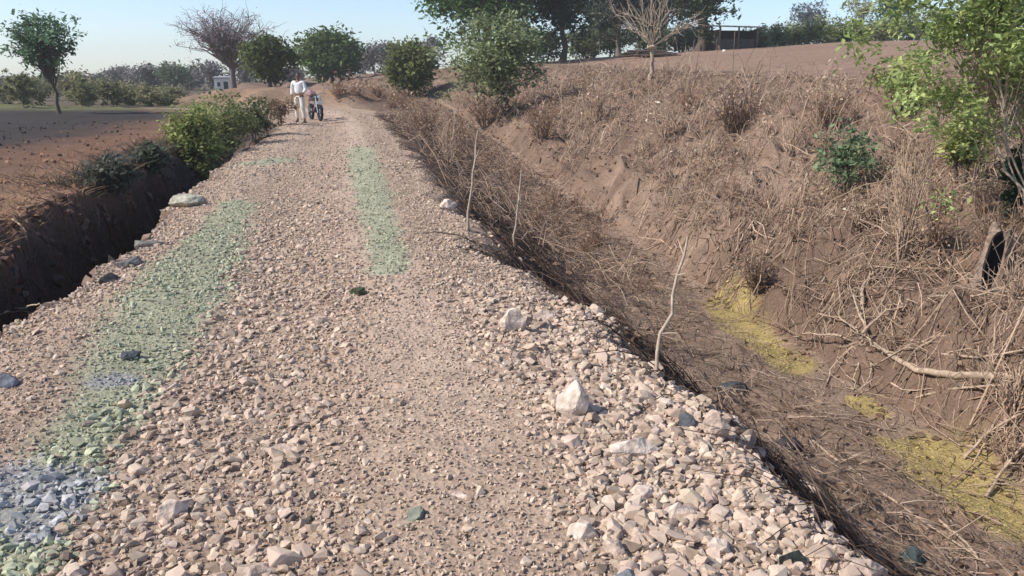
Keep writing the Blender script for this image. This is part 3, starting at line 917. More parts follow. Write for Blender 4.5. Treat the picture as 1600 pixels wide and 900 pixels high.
tree('tree', 'sparse green tree with a thin leaning trunk standing alone in the black field', **px_tree(88, 16, 60, 34), seed=1, c0=G_TEAL[0], c1=G_TEAL[1],
     cb=.34, tr=.085, clusters=120, per=26, cr=.11, size=.1, lean=(-.25, 0), bare=1, lumps=.7, below=.85)
tree('tree', 'nearly leafless spreading tree with a dark forked trunk and lilac-grey twigs', **px_tree(363, 18, 80, 56), seed=2, c0=(.25, .19, .24), c1=(.36, .29, .35),
     cb=.42, tr=.24, clusters=150, per=24, cr=.09, size=.06, bare=6, lumps=.35, top=.35, fork=.35, bark=M_BARK_GREY, below=1.5)
tree('tree', 'dense dark olive tree right of the leafless one', **px_tree(424, 55, 42, 51), seed=3, c0=(.05, .065, .022), c1=(.10, .115, .035), cb=.1, tr=.13, clusters=110, per=75, cr=.16, size=.14)
tree('tree', 'rounded dense green tree behind the people', **px_tree(520, 54, 52, 72), seed=4, c0=(.055, .09, .025), c1=(.10, .14, .04), cb=.06, tr=.2, clusters=130, per=85, cr=.16, size=.2, lumps=.3, below=.9)
tree('tree', 'bushy olive tree with drooping sprays above the eroded bank', **px_tree(641, 57, 42, 47), seed=5, c0=(.08, .095, .035), c1=(.14, .15, .055), cb=.02, tr=.1, clusters=100, per=70, cr=.16, size=.13, droop=.2, stems=3, below=.9)
# tall trees at the head of the field
tree('tree', 'tall spreading tree with bright green left flank behind the olive sapling', **px_tree(765, -150, 96, 58), seed=6, c0=(.035, .075, .02), c1=(.075, .13, .035), cb=.04, tr=.3, clusters=210, per=85, cr=.13, size=.2, below=1.4)
tree('tree', 'tall almost black tree with a short bare trunk at the field edge', **px_tree(878, -140, 56, 60), seed=7, c0=(.02, .028, .018), c1=(.04, .05, .032), cb=.1, tr=.24, clusters=150, per=85, cr=.16, size=.19, flat=.9, below=1.5)
tree('tree', 'tall dark tree with open greyish lower branches left of the shed', **px_tree(965, -130, 54, 66), seed=8, c0=(.035, .045, .035), c1=(.075, .085, .065), cb=.04, tr=.22, clusters=150, per=52, cr=.14, size=.18, bare=2, bark=M_BARK_GREY, below=1.7)
tree('tree', 'tall dark tree with a thick black trunk beside the shed', **px_tree(1092, -150, 54, 60), seed=9, c0=(.022, .035, .018), c1=(.05, .07, .03), cb=.08, tr=.45, clusters=150, per=60, cr=.14, size=.17, bare=1, below=1.7)
tree('tree', 'broad dark tree filling the gap behind the tall trees', **px_tree(1032, -90, 60, 84), seed=10, c0=(.03, .042, .03), c1=(.06, .075, .045), cb=.06, tr=.3, clusters=130, per=60, cr=.16, size=.24, below=1.7)
tree('tree', 'dusky tree in the second row between the two tall dark trees', **px_tree(925, -80, 52, 80), seed=15, c0=(.03, .042, .03), c1=(.06, .075, .045), cb=.02, tr=.25, clusters=110, per=50, cr=.16, size=.24, below=1.7)
# the leafy sapling in the middle
g = ground(806, 176); m = (g - Vector((0, 0, CAM_H))).length / FPX
tree('tree', 'leafy grey-green sapling on the ravine edge in the middle distance', g, 146 * m, 74 * m, seed=11, c0=(.10, .125, .055), c1=(.23, .25, .135), cb=.1, tr=.05, clusters=160, per=56, cr=.12, size=.085, stems=3, lumps=.8, bare=1, below=1.15, lean=(-30 * m, 0))
# beyond the right field
tree('tree', 'pale slender young tree rising over the hedge top right', **px_tree(1334, -6, 26, 66), seed=12, c0=(.2, .21, .12), c1=(.32, .32, .2), cb=.4, tr=.06, clusters=40, per=30, cr=.15, size=.11, bark=M_BARK_PALE)
tree('tree', 'small dark green round tree over the hedge near the leafy shrub', **px_tree(1384, -8, 34, 74), seed=13, c0=(.035, .075, .04), c1=(.07, .12, .06), cb=.3, tr=.1, clusters=50, per=50, cr=.17, size=.13)
tree('tree', 'hazy grey tree on the skyline above the right field', **px_tree(1255, 6, 32, 110), seed=14, c0=(.09, .095, .10), c1=(.14, .145, .145), cb=.3, tr=.15, clusters=50, per=40, cr=.18, size=.2)
HG = 'bushes of the hedge beyond the right field'
for k, (u, vt, w) in enumerate([(1178, 44, 22), (1205, 38, 26), (1238, 34, 28), (1272, 30, 28), (1305, 33, 28), (1340, 30, 28), (1372, 28, 28), (1408, 20, 30), (1445, 10, 32)]):
    tree('hedge_bush', ORD[k] + ' pale olive hedge bush from the left along the top of the right field', **px_tree(u, vt, w, 62 + (k % 3) * 1.5), seed=40 + k, c0=(.11, .13, .06), c1=(.21, .23, .12),
         cb=-.25, tr=.04, clusters=60, per=46, below=1.1, lumps=.8, cr=.18, size=.12, stems=3, group=HG, cat='bush', hy=1.0)
BG = 'bushes under the tall trees'
for k, (u, vt, w) in enumerate([(850, 48, 36), (912, 44, 34), (950, 40, 32), (1008, 42, 36), (1062, 40, 34)]):
    tree('bush', ORD[k] + ' low green bush from the left under the tall trees at the field edge', **px_tree(u, vt, w, 70 + (k % 2) * 3), seed=60 + k, c0=(.06, .07, .035), c1=(.11, .12, .065),
         cb=.0, tr=.05, clusters=60, per=50, cr=.2, size=.15, stems=3, group=BG, cat='bush')
# the far tree line on the left
FG = 'grey leafless trees of the far tree line on the left'
for k, (u, vt, w, y) in enumerate(sorted([(150, 116, 26, 105), (190, 104, 30, 112), (232, 102, 28, 100), (262, 98, 26, 118), (296, 98, 28, 104), (330, 94, 28, 112), (388, 98, 30, 104), (455, 106, 24, 112),
                                   (590, 70, 30, 105), (612, 64, 24, 118), (672, 60, 28, 110), (560, 86, 22, 125), (20, 122, 30, 110), (115, 122, 26, 120), (70, 122, 30, 118)])):
    tree('far_tree', ORD[k] + ' grey leafless tree from the left in the far tree line', **px_tree(u, vt, w, y), seed=80 + k, c0=SCRUB[0], c1=SCRUB[1], cb=.02, tr=.12, clusters=50, per=36, cr=.17, size=.22, below=.95,
         bark=M_BARK_GREY, bare=1, group=FG, stems=2, lumps=.7)
tree('far_tree', 'green round tree standing in the grey far tree line', **px_tree(275, 100, 26, 98), seed=99, c0=(.05, .08, .045), c1=(.09, .12, .07), cb=.2, tr=.12, clusters=40, per=45, cr=.2, size=.2)
OG = 'pale olive shrubs along the far side of the black field'
for k, (u, vt, w, y) in enumerate([(8, 124, 28, 47), (30, 114, 18, 41), (48, 118, 22, 44), (66, 116, 30, 56), (112, 106, 28, 48), (128, 124, 24, 43), (146, 122, 34, 62), (172, 124, 22, 44), (190, 136, 24, 47), (206, 134, 32, 58), (228, 138, 22, 45), (250, 142, 22, 48), (266, 136, 30, 60)]):
    tree('field_shrub', ORD[k] + ' pale olive shrub from the left on the far side of the black field', **px_tree(u, vt, w, y), seed=110 + k, c0=(.12, .125, .06), c1=(.21, .195, .11), cb=.0, tr=.025, clusters=46, per=34, cr=.15, size=.1, below=1.0, lumps=1.0,
         bark=M_BARK_PALE, bare=2, group=OG, stems=4, cat='shrub')
# bright bush at the ditch end
def bush_at(u, vb, vt, w, label, seed, cc, name='bush', **kw):
    g = ground(u, vb); m = (g - Vector((0, 0, CAM_H))).length / FPX
    d = dict(cb=.0, tr=.025, clusters=60, per=40, cr=.16, size=.05, stems=4, cat='bush'); d.update(kw)
    return tree(name, label, g, (vb - vt) * m, w * m, seed, cc[0], cc[1], **d)
bush_at(312, 284, 162, 44, 'yellow-green leafy bush at the far end of the ditch', 121, G_YEL, size=.055, clusters=90, per=46)
bush_at(352, 246, 150, 52, 'duller olive bush behind the yellow-green one beside the track', 122, ((.11, .13, .05), (.2, .215, .09)), clusters=80, per=40)
bush_at(402, 222, 156, 36, 'low dark olive bush between the bushes and the people', 123, ((.06, .07, .035), (.13, .135, .065)), clusters=50)
bush_at(438, 196, 152, 26, 'small rusty dry bush just left of the people', 124, ((.10, .06, .035), (.2, .13, .08)), clusters=40, per=30)
bush_at(238, 268, 226, 30, 'small dark bush on the field edge left of the yellow-green bush', 125, ((.05, .055, .04), (.10, .11, .07)), clusters=40)
bush_at(175, 300, 246, 40, 'dark straggling bush hanging over the ditch', 126, ((.045, .045, .04), (.10, .10, .075)), clusters=44, per=26, bare=1)
# green shrubs on the bank at the right
bush_at(1320, 298, 205, 54, 'small dark green bush halfway up the ravine bank', 131, ((.08, .12, .06), (.17, .22, .12)), clusters=46, per=30, size=.045, cr=.13, lumps=1.2)
bush_at(1590, 350, 232, 30, 'dark green bush cut by the right edge above the hollow stump', 132, G_DARK, clusters=50, per=46, size=.045)
bush_at(1590, 352, 318, 34, 'low glossy dark green sprig right of the hollow stump', 133, ((.05, .08, .045), (.13, .17, .10)), clusters=26, per=36, size=.04)
bush_at(1402, 178, 118, 46, 'bright yellow-green spray left of the tall leafy shrub', 134, G_YEL, clusters=36, per=36, size=.05, cb=.3)
bush_at(1500, 285, 186, 44, 'bright lime-green low branch under the tall leafy shrub', 135, G_YEL, clusters=44, per=42, size=.05, cb=.2)
g = ground(1632, 350); m = (g - Vector((0, 0, CAM_H))).length / FPX
tree('leafy_shrub', 'tall light green leafy shrub reaching in from the right edge at the top', g, 430 * m, 165 * m, 136, (.15, .20, .07), (.34, .38, .15), cb=.18, tr=.02, clusters=230, per=62, cr=.08, size=.045,
     stems=6, lean=(-85 * m, .3), below=1.0, bark=M_BARK_PALE, lumps=.85, cat='shrub', hy=.7)

# pollarded stump with a fan of pale shoots
g = ground(1016, 122); m = (g - Vector((0, 0, CAM_H))).length / FPX
root = thing('pollarded_tree', 'bare pollarded tree with a knobbly head and pale radiating shoots', 'tree', g)
rg = np.random.default_rng(150)
S = Segs(); hd = np.array([0, 0, 44 * m])
S.path(bend(rg, (0, 0, -.1), hd, 6, 0, .16), .085, .07)
link('trunk', S.mesh('trunk', M_DEAD, 7), root)
pv, pf = hull_rock(151, 30, (1.25, 1.1, .8))
hm = mesh_from('knob', pv * .17, [pf], M_DEAD)
link('knob', hm, root, hd)
for k in range(30):
    a = rg.uniform(0, 6.28); el = rg.uniform(.35, 1.45); L = rg.uniform(60, 110) * m
    dv = np.array([math.cos(a) * math.cos(el), math.sin(a) * math.cos(el), math.sin(el)])
    S = Segs(); p0 = hd + dv * .1; p1 = hd + dv * L; pth = bend(rg, p0, p1, 5, .02, .10)
    S.path(pth, .02, .006)
    for _ in range(3):
        j = rg.integers(2, 5); e = dv + rg.normal(0, .5, 3); e /= np.linalg.norm(e)
        S.path(bend(rg, pth[j], pth[j] + e * L * .3, 2, 0, .1), .014, .006)
    link('shoot', S.mesh('shoot', M_BARK_PALE, 3), root)

# ------------------------------------------------------------------ dry leafless shrubs
def dry_shrub(u, v, hpx, wpx, label, seed, n=16, c=(.42, .32, .25), group=None, r=.006, curl=.12, name='dry_shrub', cat='shrub', leaf=0):
    g = ground(u, v); dist = (g - Vector((0, 0, CAM_H))).length; m = dist / FPX
    rg = np.random.default_rng(seed)
    H, W = hpx * m, wpx * m * .5
    root = thing(name, label, cat, g, 0, group)
    S = Segs(); rr = r * (1 + dist / 18); tips = []
    for k in range(n):
        a = rg.uniform(0, 6.28); q = rg.random() ** .6
        p0 = np.array([math.cos(a), math.sin(a), 0]) * W * .2 * rg.random() + np.array([0, 0, -.05])
        p1 = np.array([math.cos(a) * W * q, math.sin(a) * W * q, H * rg.uniform(.55, 1.05)])
        pt = bend(rg, p0, p1, 5, .04, curl); S.path(pt, rr * rg.uniform(.7, 1.2), rr * .3)
        for _ in range(4):
            j = rg.integers(1, 5); e = (p1 - p0) / np.linalg.norm(p1 - p0) + rg.normal(0, .55, 3); e /= np.linalg.norm(e)
            L = H * rg.uniform(.12, .35); q1 = pt[j] + e * L
            S.path(bend(rg, pt[j], q1, 2, 0, .15), rr * .5, rr * .2); tips.append(q1)
    link('stems', S.mesh('stems', M_TWIG, 4, c), root)
    if leaf:
        tp = np.array(tips); V, F, C = leaves(rg, tp, rg.uniform(.7, 1.3, len(tp)), leaf, .06 * dist / 10, .02 * dist / 10, np.array(c) * .6, np.array(c) * 1.15)
        link('dead_leaves', mesh_from('dead_leaves', V, [F], M_LEAF, np.clip(C, .01, .8)), root)
    return root

PT = (.47, .34, .245); BR = (.27, .175, .12)
dry_shrub(1408, 402, 165, 60, 'tight bundle of tall pale upright stalks on the bank under the leafy shrub', 401, 30, PT, r=.006, curl=.05)
dry_shrub(1147, 208, 62, 80, 'dry brown shrub with twigs coloured dark as shade over the hollow in the bank', 402, 44, (.16, .105, .08), leaf=3)  # dense shrub, its darker twigs carry the shade of the hollow
dry_shrub(930, 186, 70, 60, 'pale dry bush behind the sapling on the ravine bank', 403, 26, PT, leaf=3)
dry_shrub(1040, 214, 60, 70, 'pale dry shrub at the foot of the pollarded tree', 404, 24, PT, leaf=2)
dry_shrub(1075, 130, 52, 16, 'slender pale dry stem right of the pollarded tree', 405, 5, PT)
dry_shrub(1232, 238, 58, 60, 'dry arching shrub left of the dark green bank bush', 406, 22, PT)
dry_shrub(1298, 200, 46, 56, 'dry twiggy shrub above the dark green bank bush', 407, 22, BR, leaf=2)
dry_shrub(1480, 240, 60, 50, 'pale bare stems under the bright lime-green branch', 408, 14, PT)
dry_shrub(1555, 420, 100, 90, 'tangled dry shrub around the hollow stump', 409, 34, BR, leaf=2)
dry_shrub(1588, 470, 60, 60, 'low tangle of dry twigs right of the hollow stump', 410, 24, PT)
dry_shrub(700, 255, 75, 40, 'thin dry shrub on the road edge left of the upright stakes', 411, 14, PT)
dry_shrub(665, 215, 55, 60, 'low brown brush along the far right edge of the track', 412, 30, BR, leaf=3)
dry_shrub(760, 200, 52, 70, 'brown leafy brush under the grey-green sapling', 413, 36, BR, leaf=3)
dry_shrub(845, 215, 52, 66, 'brown brush at the foot of the sapling on the ravine side', 414, 32, BR, leaf=3)
dry_shrub(628, 172, 30, 40, 'small brown brush below the drooping olive tree', 415, 20, BR, leaf=2)
for _k, (_u, _v, _l) in enumerate(((528, 150, 'dry brush on the earth bank just right of the motorcycle'), (556, 148, 'dry brush on the earth bank beyond the end of the track'), (590, 152, 'thin dry brush on the earth bank left of the drooping olive tree'), (612, 168, 'low dry brush at the foot of the earth bank'))):
    dry_shrub(_u, _v, 22, 40, _l, 430 + _k, 18, BR, leaf=2)
dry_shrub(1585, 640, 70, 110, 'heap of dry branches at the right edge above the yellow bed', 416, 26, PT, r=.008)
dry_shrub(1575, 720, 50, 90, 'lower heap of dry branches at the right edge beside the yellow bed', 417, 22, PT, r=.007)
dry_shrub(1180, 455, 60, 50, 'dark dry tuft at the foot of the bank beside the yellow bed', 418, 26, (.2, .14, .10), leaf=2)
rg = np.random.default_rng(77)
GS = 'scattered dry shrubs of the ravine bank'
k = 0
while k < 34:
    u = rg.uniform(860, 1560); v = rg.uniform(140, 420)
    if v > 150 + (u - 820) * .55: continue
    pale = rg.random() < .6; lf = int(rg.integers(0, 3))
    lb = ('pale' if pale else 'brown') + (' bare twiggy' if lf == 0 else ' dead-leaved') + ' small shrub scattered on the ravine bank'
    dry_shrub(u, v, rg.uniform(26, 50), rg.uniform(30, 60), lb, 450 + k, 12, PT if pale else BR, GS + (', pale' if pale else ', brown') + (' bare' if lf == 0 else ' with dead leaves'), leaf=lf)
    k += 1
GE = 'dry tufts along the upper edge of the embankment'
for k in range(16):
    u = 690 + rg.uniform(0, 260); v = 200 + (u - 690) * .62 + rg.uniform(-5, 60)
    dry_shrub(u, v, rg.uniform(26, 46), rg.uniform(30, 56), 'low dry tuft on the upper side of the road embankment', 500 + k, 14, BR, GE, leaf=2, r=.004)

# ------------------------------------------------------------------ stakes, branches and roots
def stick(pix, r0, r1, label, name='stick', cat='stick', mat=None, seed=0, side=0, lift=0.0):
    """a stick planted in or lying on the ground; pix: ground points with a height above the ground in metres"""
    rg = np.random.default_rng(seed)
    pts = []
    for u, v, h in pix:
        g = ground(u, v); pts.append(np.array([g.x, g.y, g.z + h]))
    pts = np.array(pts)
    o = pts[0].copy(); loc = pts - o
    t = np.linspace(0, len(loc) - 1, (len(loc) - 1) * 5 + 1)
    P = np.stack([np.interp(t, range(len(loc)), loc[:, k]) for k in range(3)], 1)
    for _ in range(2): P[1:-1] = (P[:-2] + 2 * P[1:-1] + P[2:]) / 4
    L = np.linalg.norm(loc[-1] - loc[0]); P[1:-1] += rg.normal(0, (.0022 if name == 'fallen_log' else .005) * L, (len(P) - 2, 3))
    S = Segs(); S.path(P, r0, r1)
    for _ in range(side):
        j = rg.integers(2, len(P) - 1); e = rg.normal(0, 1, 3); e[2] = abs(e[2]); e /= np.linalg.norm(e)
        S.path(bend(rg, P[j], P[j] + e * L * rg.uniform(.08, .2), 2), r1 * .8, r1 * .4)
    return tag(link(name, S.mesh(name, mat or M_DEAD, 6), None, o), label, cat)

def stake(u0, v0, u1, v1, r, label, seed):
    """an upright stick: foot on the ground at (u0,v0), head leaning so that it reaches (u1,v1) at the same distance"""
    g = ground(u0, v0); d = (g - Vector((0, 0, CAM_H)))
    q = ray(u1, v1); t = g.y / q[1]
    p1 = np.array([0, 0, CAM_H]) + q * t + np.array([0, .12, 0])
    rg = np.random.default_rng(seed)
    S = Segs(); p0 = np.array(g); P = bend(rg, (0, 0, -.1), p1 - p0, 8, 0, .05); S.path(P, r, r * .55)
    for _ in range(3):
        j = rg.integers(3, 8); e = rg.normal(0, 1, 3); e[2] = abs(e[2]); e /= np.linalg.norm(e)
        S.path(bend(rg, P[j], P[j] + e * .12, 2), r * .4, r * .2)
    return tag(link('stake', S.mesh('stake', M_BARK_PALE, 6), None, g), label, 'stake')
stake(728, 362, 746, 205, .016, 'thin pale stake upright on the road edge, left of the pair', 1)
stake(802, 391, 815, 268, .015, 'thin pale stake upright on the slope, right of the pair', 2)
stake(1014, 582, 1082, 376, .013, 'long slanting pale stake planted at the rubble edge', 3)
stake(706, 245, 710, 160, .016, 'short thin stake farthest up the road edge', 4)
stake(1012, 190, 1016, 128, .014, 'thin stick beside the pollarded trunk', 5)
stick([(897, 436, .02), (945, 436, .06), (968, 452, .06), (982, 480, .0)], .012, .007, 'curved pale stick arching on the dark slope', seed=11, side=2)
stick([(955, 398, .02), (975, 425, .03), (992, 452, .0)], .012, .008, 'short straight stick on the slope behind the arching one', seed=12)
stick([(1230, 655, .02), (1290, 658, .05), (1345, 668, .06), (1400, 676, .02)], .011, .006, 'thin crooked branch lying across the ravine bed', seed=13, side=3)
stick([(1270, 690, .01), (1400, 790, .02), (1540, 885, .02)], .013, .007, 'long thin branch running down the lower embankment', seed=14, side=4)
stick([(1465, 815, .02), (1500, 850, .05), (1546, 892, .02)], .013, .007, 'pale stick at the bottom right beside the yellow bed', seed=15, side=2)
stick([(1285, 800, .01), (1340, 850, .03), (1385, 885, .01)], .011, .006, 'grey twig lying low on the dark slope', seed=16, side=2)
stick([(1548, 598, .0), (1550, 575, .1), (1546, 566, .38)], .014, .009, 'short upright peg standing by the fallen log', seed=17)
# fallen log and uprooted crown on the far side of the bed
log = stick([(1352, 533, .03), (1395, 565, .06), (1430, 588, .07), (1490, 597, .07), (1555, 597, .06), (1640, 606, .05)], .022, .055, 'long curved fallen log with bleached bark on the ravine bank', name='fallen_log', cat='log', seed=20)
g = ground(1352, 536)
root = thing('uprooted_shrub', 'uprooted dead shrub with splayed bleached roots on the ravine bank', 'dead shrub', g)
rg = np.random.default_rng(160)
for k, pix in enumerate([[(1352, 530, .06), (1320, 560, .08), (1292, 590, .03), (1285, 620, .0)], [(1350, 528, .08), (1318, 508, .12), (1286, 500, .1)], [(1352, 528, .08), (1390, 498, .15), (1424, 490, .12)],
                         [(1345, 520, .1), (1345, 470, .2), (1372, 440, .12)], [(1350, 535, .05), (1335, 575, .06), (1330, 610, .02)], [(1340, 530, .06), (1290, 528, .08), (1262, 526, .03)],
                         [(1350, 540, .04), (1372, 585, .05), (1345, 625, .0)], [(1345, 525, .08), (1325, 490, .2), (1316, 478, .3)], [(1352, 530, .06), (1375, 560, .08), (1408, 560, .03)]]):
    pts = np.array([np.array(ground(u, v)) + np.array([0, 0, h]) for u, v, h in pix]) - np.array(g)
    t = np.linspace(0, len(pts) - 1, (len(pts) - 1) * 4 + 1)
    P = np.stack([np.interp(t, range(len(pts)), pts[:, q]) for q in range(3)], 1)
    for _ in range(2): P[1:-1] = (P[:-2] + 2 * P[1:-1] + P[2:]) / 4
    P[1:-1] += rg.normal(0, .012, (len(P) - 2, 3))
    P += rg.normal(0, .06, 3) * np.array([1, 1, .3]) * (1 if k else 0)
    S = Segs(); S.path(P, rg.uniform(.011, .02) if k != 3 else .034, .006)
    for _ in range(9):
        j = rg.integers(1, len(P)); e = rg.normal(0, 1, 3); e[2] = abs(e[2]) * .5; e /= np.linalg.norm(e)
        S.path(bend(rg, P[j], P[j] + e * rg.uniform(.1, .3), 3, -.1, .2), .008, .003)
    link('root', S.mesh('root', M_DEAD, 6), root)
for k, (pix, lb) in enumerate([([(1470, 560, .05), (1530, 575, .1), (1620, 560, .12)], 'straight branch lying above the fallen log'),
                               ([(1430, 625, .03), (1500, 618, .08), (1610, 612, .1)], 'thin branch lying just below the fallen log'),
                               ([(1505, 720, .02), (1540, 690, .1), (1610, 660, .15)], 'bare branch reaching in from the right over the yellow bed'),
                               ([(1540, 780, .02), (1570, 740, .1), (1620, 690, .15)], 'lower bare branch reaching in from the right edge'),
                               ([(1455, 470, .05), (1520, 478, .1), (1610, 455, .12)], 'branch lying at the foot of the hollow stump')]):
    stick(pix, .016, .01, lb, name='branch', cat='branch', seed=30 + k, side=5)
# pale roots in the ditch
stick([(20, 345, .02), (40, 365, .06), (45, 392, .02)], .012, .006, 'pale looped root hanging on the ditch wall at the left edge', name='root', cat='root', seed=40, side=3)
stick([(0, 497, .03), (35, 489, .05), (64, 480, .03)], .012, .006, 'pale twig lying on the lip of the ditch', name='stick', seed=41, side=2)

# hollow stump
M_STUMP = plain_mat('stump_bark', (.24, .175, .135), .95, .45, 22, bump=.9, dist=.02)
g = ground(1540, 452); m = (g - Vector((0, 0, CAM_H))).length / FPX
H, W = 96 * m, 36 * m
root = thing('hollow_stump', 'hollow dead stump with a dark open face on the right bank', 'stump', g, math.atan2(-g.x, g.y))
rg = np.random.default_rng(170)
na, nh = 26, 14
outer, inner = [], []
for j in range(nh):
    f = j / (nh - 1)
    gap = math.radians(74) * max(0.06, math.sin(math.pi * min(1, max(0, (f - .06) / .97)))) ** .6
    for k in range(na):
        a = -math.pi / 2 + gap * .5 + (2 * math.pi - gap) * k / (na - 1)
        w = W * (.54 - .10 * f + .10 * (1 - f) ** 4) * (1 + .08 * math.sin(3 * a + 2) + .05 * math.sin(7 * a + 3 * f) + rg.normal(0, .02))
        top_ = H * (1 - .16 * (1 + math.sin(a + 1)) * .5 + .05 * math.sin(5 * a))
        z = f * top_ - .06
        ox, oy = .10 * H * f, .05 * H * math.sin(f * 3)
        outer.append((math.cos(a) * w + ox, math.sin(a) * w + oy, z)); inner.append((math.cos(a) * w * .76 + ox, math.sin(a) * w * .76 + oy, z))
V = np.array(outer + inner); o2 = na * nh; F = []
for j in range(nh - 1):
    for k in range(na - 1):
        i = j * na + k
        F.append((i, i + 1, i + na + 1, i + na)); F.append((o2 + i + 1, o2 + i, o2 + i + na, o2 + i + na + 1))
    i = j * na; F.append((i, i + na, o2 + i + na, o2 + i)); i += na - 1; F.append((i + na, i, o2 + i, o2 + i + na))
for k in range(na - 1):
    i = (nh - 1) * na + k; F.append((i, i + 1, o2 + i + 1, o2 + i))
link('shell', mesh_from('shell', V, [np.array(F)], M_STUMP, None, False), root)
M_HOLLOW = plain_mat('dark_hollow', (.035, .04, .045), .9, .4, 25, bump=.6, dist=.01)  # near-black lining that makes the inside of the stump dark
core = V[o2:].reshape(nh, na, 3).copy(); core[:, :, :2] = core[:, :, :2] * .97 + core[:, :, :2].mean(axis=1, keepdims=True) * .03
CV = core.reshape(-1, 3); CF = []
for j in range(nh - 2):
    for k in range(na - 1):
        i = j * na + k; CF.append((i + 1, i, i + na, i + na + 1))
link('hollow_lining', mesh_from('hollow_lining', CV, [np.array(CF)], M_HOLLOW), root)

# ------------------------------------------------------------------ heap of stalks at the field edge, shed, pale hut
g = spot(1012, 54); root = thing('stalk_heap', 'low brown heap of dry stalks behind the pollarded tree', 'heap', g)
rg = np.random.default_rng(180); m = (54 / 1.03) / FPX
for k in range(26):
    z = .05 + .045 * (k % 9); hw_ = 56 * m * (1 - z * .9)
    x0 = -hw_ * rg.uniform(.6, 1); x1 = hw_ * rg.uniform(.6, 1); yy = rg.uniform(-.5, .5) * (1 - z)
    S = Segs(); S.path(bend(rg, (x0, yy, z), (x1, yy + rg.normal(0, .1), z + rg.normal(0, .03)), 4, 0, .03), .05, .04)
    link('stalk', S.mesh('stalk', M_BARK if k % 3 else M_BARK_GREY, 5), root)

def boxmesh(name, dims, mat, bev=.01):
    bm = bmesh.new(); bmesh.ops.create_cube(bm, size=1)
    for v in bm.verts: v.co = Vector((v.co.x * dims[0], v.co.y * dims[1], v.co.z * dims[2]))
    bmesh.ops.bevel(bm, geom=list(bm.edges), offset=bev, segments=2, affect='EDGES')
    me = bpy.data.meshes.new(name); bm.to_mesh(me); bm.free(); me.materials.append(mat); return me

M_TIN = plain_mat('weathered_tin', (.30, .30, .31), .6, .3, 6, bump=.1)
M_DARKW = plain_mat('dark_boards', (.06, .055, .05), .9, .4, 8)
M_WHITEW = plain_mat('limewash', (.72, .70, .66), .9, .1, 4)
M_POST = plain_mat('post_wood', (.12, .09, .07), .9, .3, 12)
g = spot(1140, 60) - Vector((0, 0, .2)); root = thing('shed', 'low dark open-sided shed with a flat tin roof under the tall tree', 'shed', g, .1)
link('roof', boxmesh('roof', (3.4, 2.6, .09), M_TIN, .02), root, (0, 0, 1.72), (.06, .02, 0))
link('back_wall', boxmesh('back_wall', (2.9, .08, 1.5), M_DARKW), root, (0, 1.0, .75))
for sx in (-1.4, 1.4): link('side_wall', boxmesh('side_wall', (.08, 1.9, 1.45), M_DARKW), root, (sx, .02, .73))
for sx in (-1.35, 0, 1.35): link('post', boxmesh('post', (.1, .1, 1.66), M_POST), root, (sx, -1.05, .83))
link('hanging_board', boxmesh('hanging_board', (2.5, .05, .8), M_DARKW), root, (0, -.95, .42))
g = spot(350, 76); root = thing('hut', 'small whitewashed hut half hidden behind the leafless tree', 'hut', g, .2); root.scale = (.55, .55, .8)
link('wall', boxmesh('wall', (2.6, 2.2, 1.9), M_WHITEW, .03), root, (0, 0, .95))
link('roof', boxmesh('roof', (3.0, 2.6, .12), M_TIN, .02), root, (0, 0, 1.98), (.05, 0, 0))
link('door', boxmesh('door', (.7, .05, 1.5), M_DARKW), root, (.5, -1.12, .76))
link('window', boxmesh('window', (.5, .05, .45), M_DARKW), root, (-.6, -1.12, 1.2))

# ------------------------------------------------------------------ people and the motorcycle
M_SKIN = plain_mat('skin', (.20, .11, .075), .6, .1, 30, bump=0)
M_HAIR = plain_mat('hair', (.012, .011, .011), .6, .3, 60, bump=.2)
M_WHITE = plain_mat('white_cotton', (.78, .77, .76), .9, .06, 40)
M_NAVY = plain_mat('dark_cotton', (.03, .032, .04), .9, .2, 40)
M_GREYC = plain_mat('grey_cotton', (.23, .24, .27), .9, .15, 40)
M_PINK = plain_mat('faded_red_check', (.32, .13, .15), .9, .35, 30)
M_CREAM = plain_mat('cream_cloth', (.70, .64, .55), .9, .08, 40)
M_SHOE = plain_mat('sandal', (.05, .035, .03), .8, .2, 40)
M_EYE = plain_mat('eye', (.03, .02, .02), .3, .1, 20, bump=0)

def skin_mesh(name, nodes, edges, mat, sub=2, rootv=0):
    me = bpy.data.meshes.new(name)
    me.from_pydata([n[0] for n in nodes], edges, []); me.update()
    o = bpy.data.objects.new(name, me); COL.objects.link(o)
    md = o.modifiers.new('skin', 'SKIN'); md.use_smooth_shade = True
    sv = me.skin_vertices[0].data
    for i, n in enumerate(nodes):
        r = n[1] if isinstance(n[1], tuple) else (n[1], n[1])
        sv[i].radius = r; sv[i].use_root = (i == rootv)
    s = o.modifiers.new('sub', 'SUBSURF'); s.levels = sub; s.render_levels = sub
    dg = bpy.context.evaluated_depsgraph_get()
    out = bpy.data.meshes.new_from_object(o.evaluated_get(dg))
    out.name = name
    bpy.data.objects.remove(o, do_unlink=True)
    out.materials.clear(); out.materials.append(mat)
    return out

def lerp(a, b, t): return tuple(a[i] + (b[i] - a[i]) * t for i in range(3))

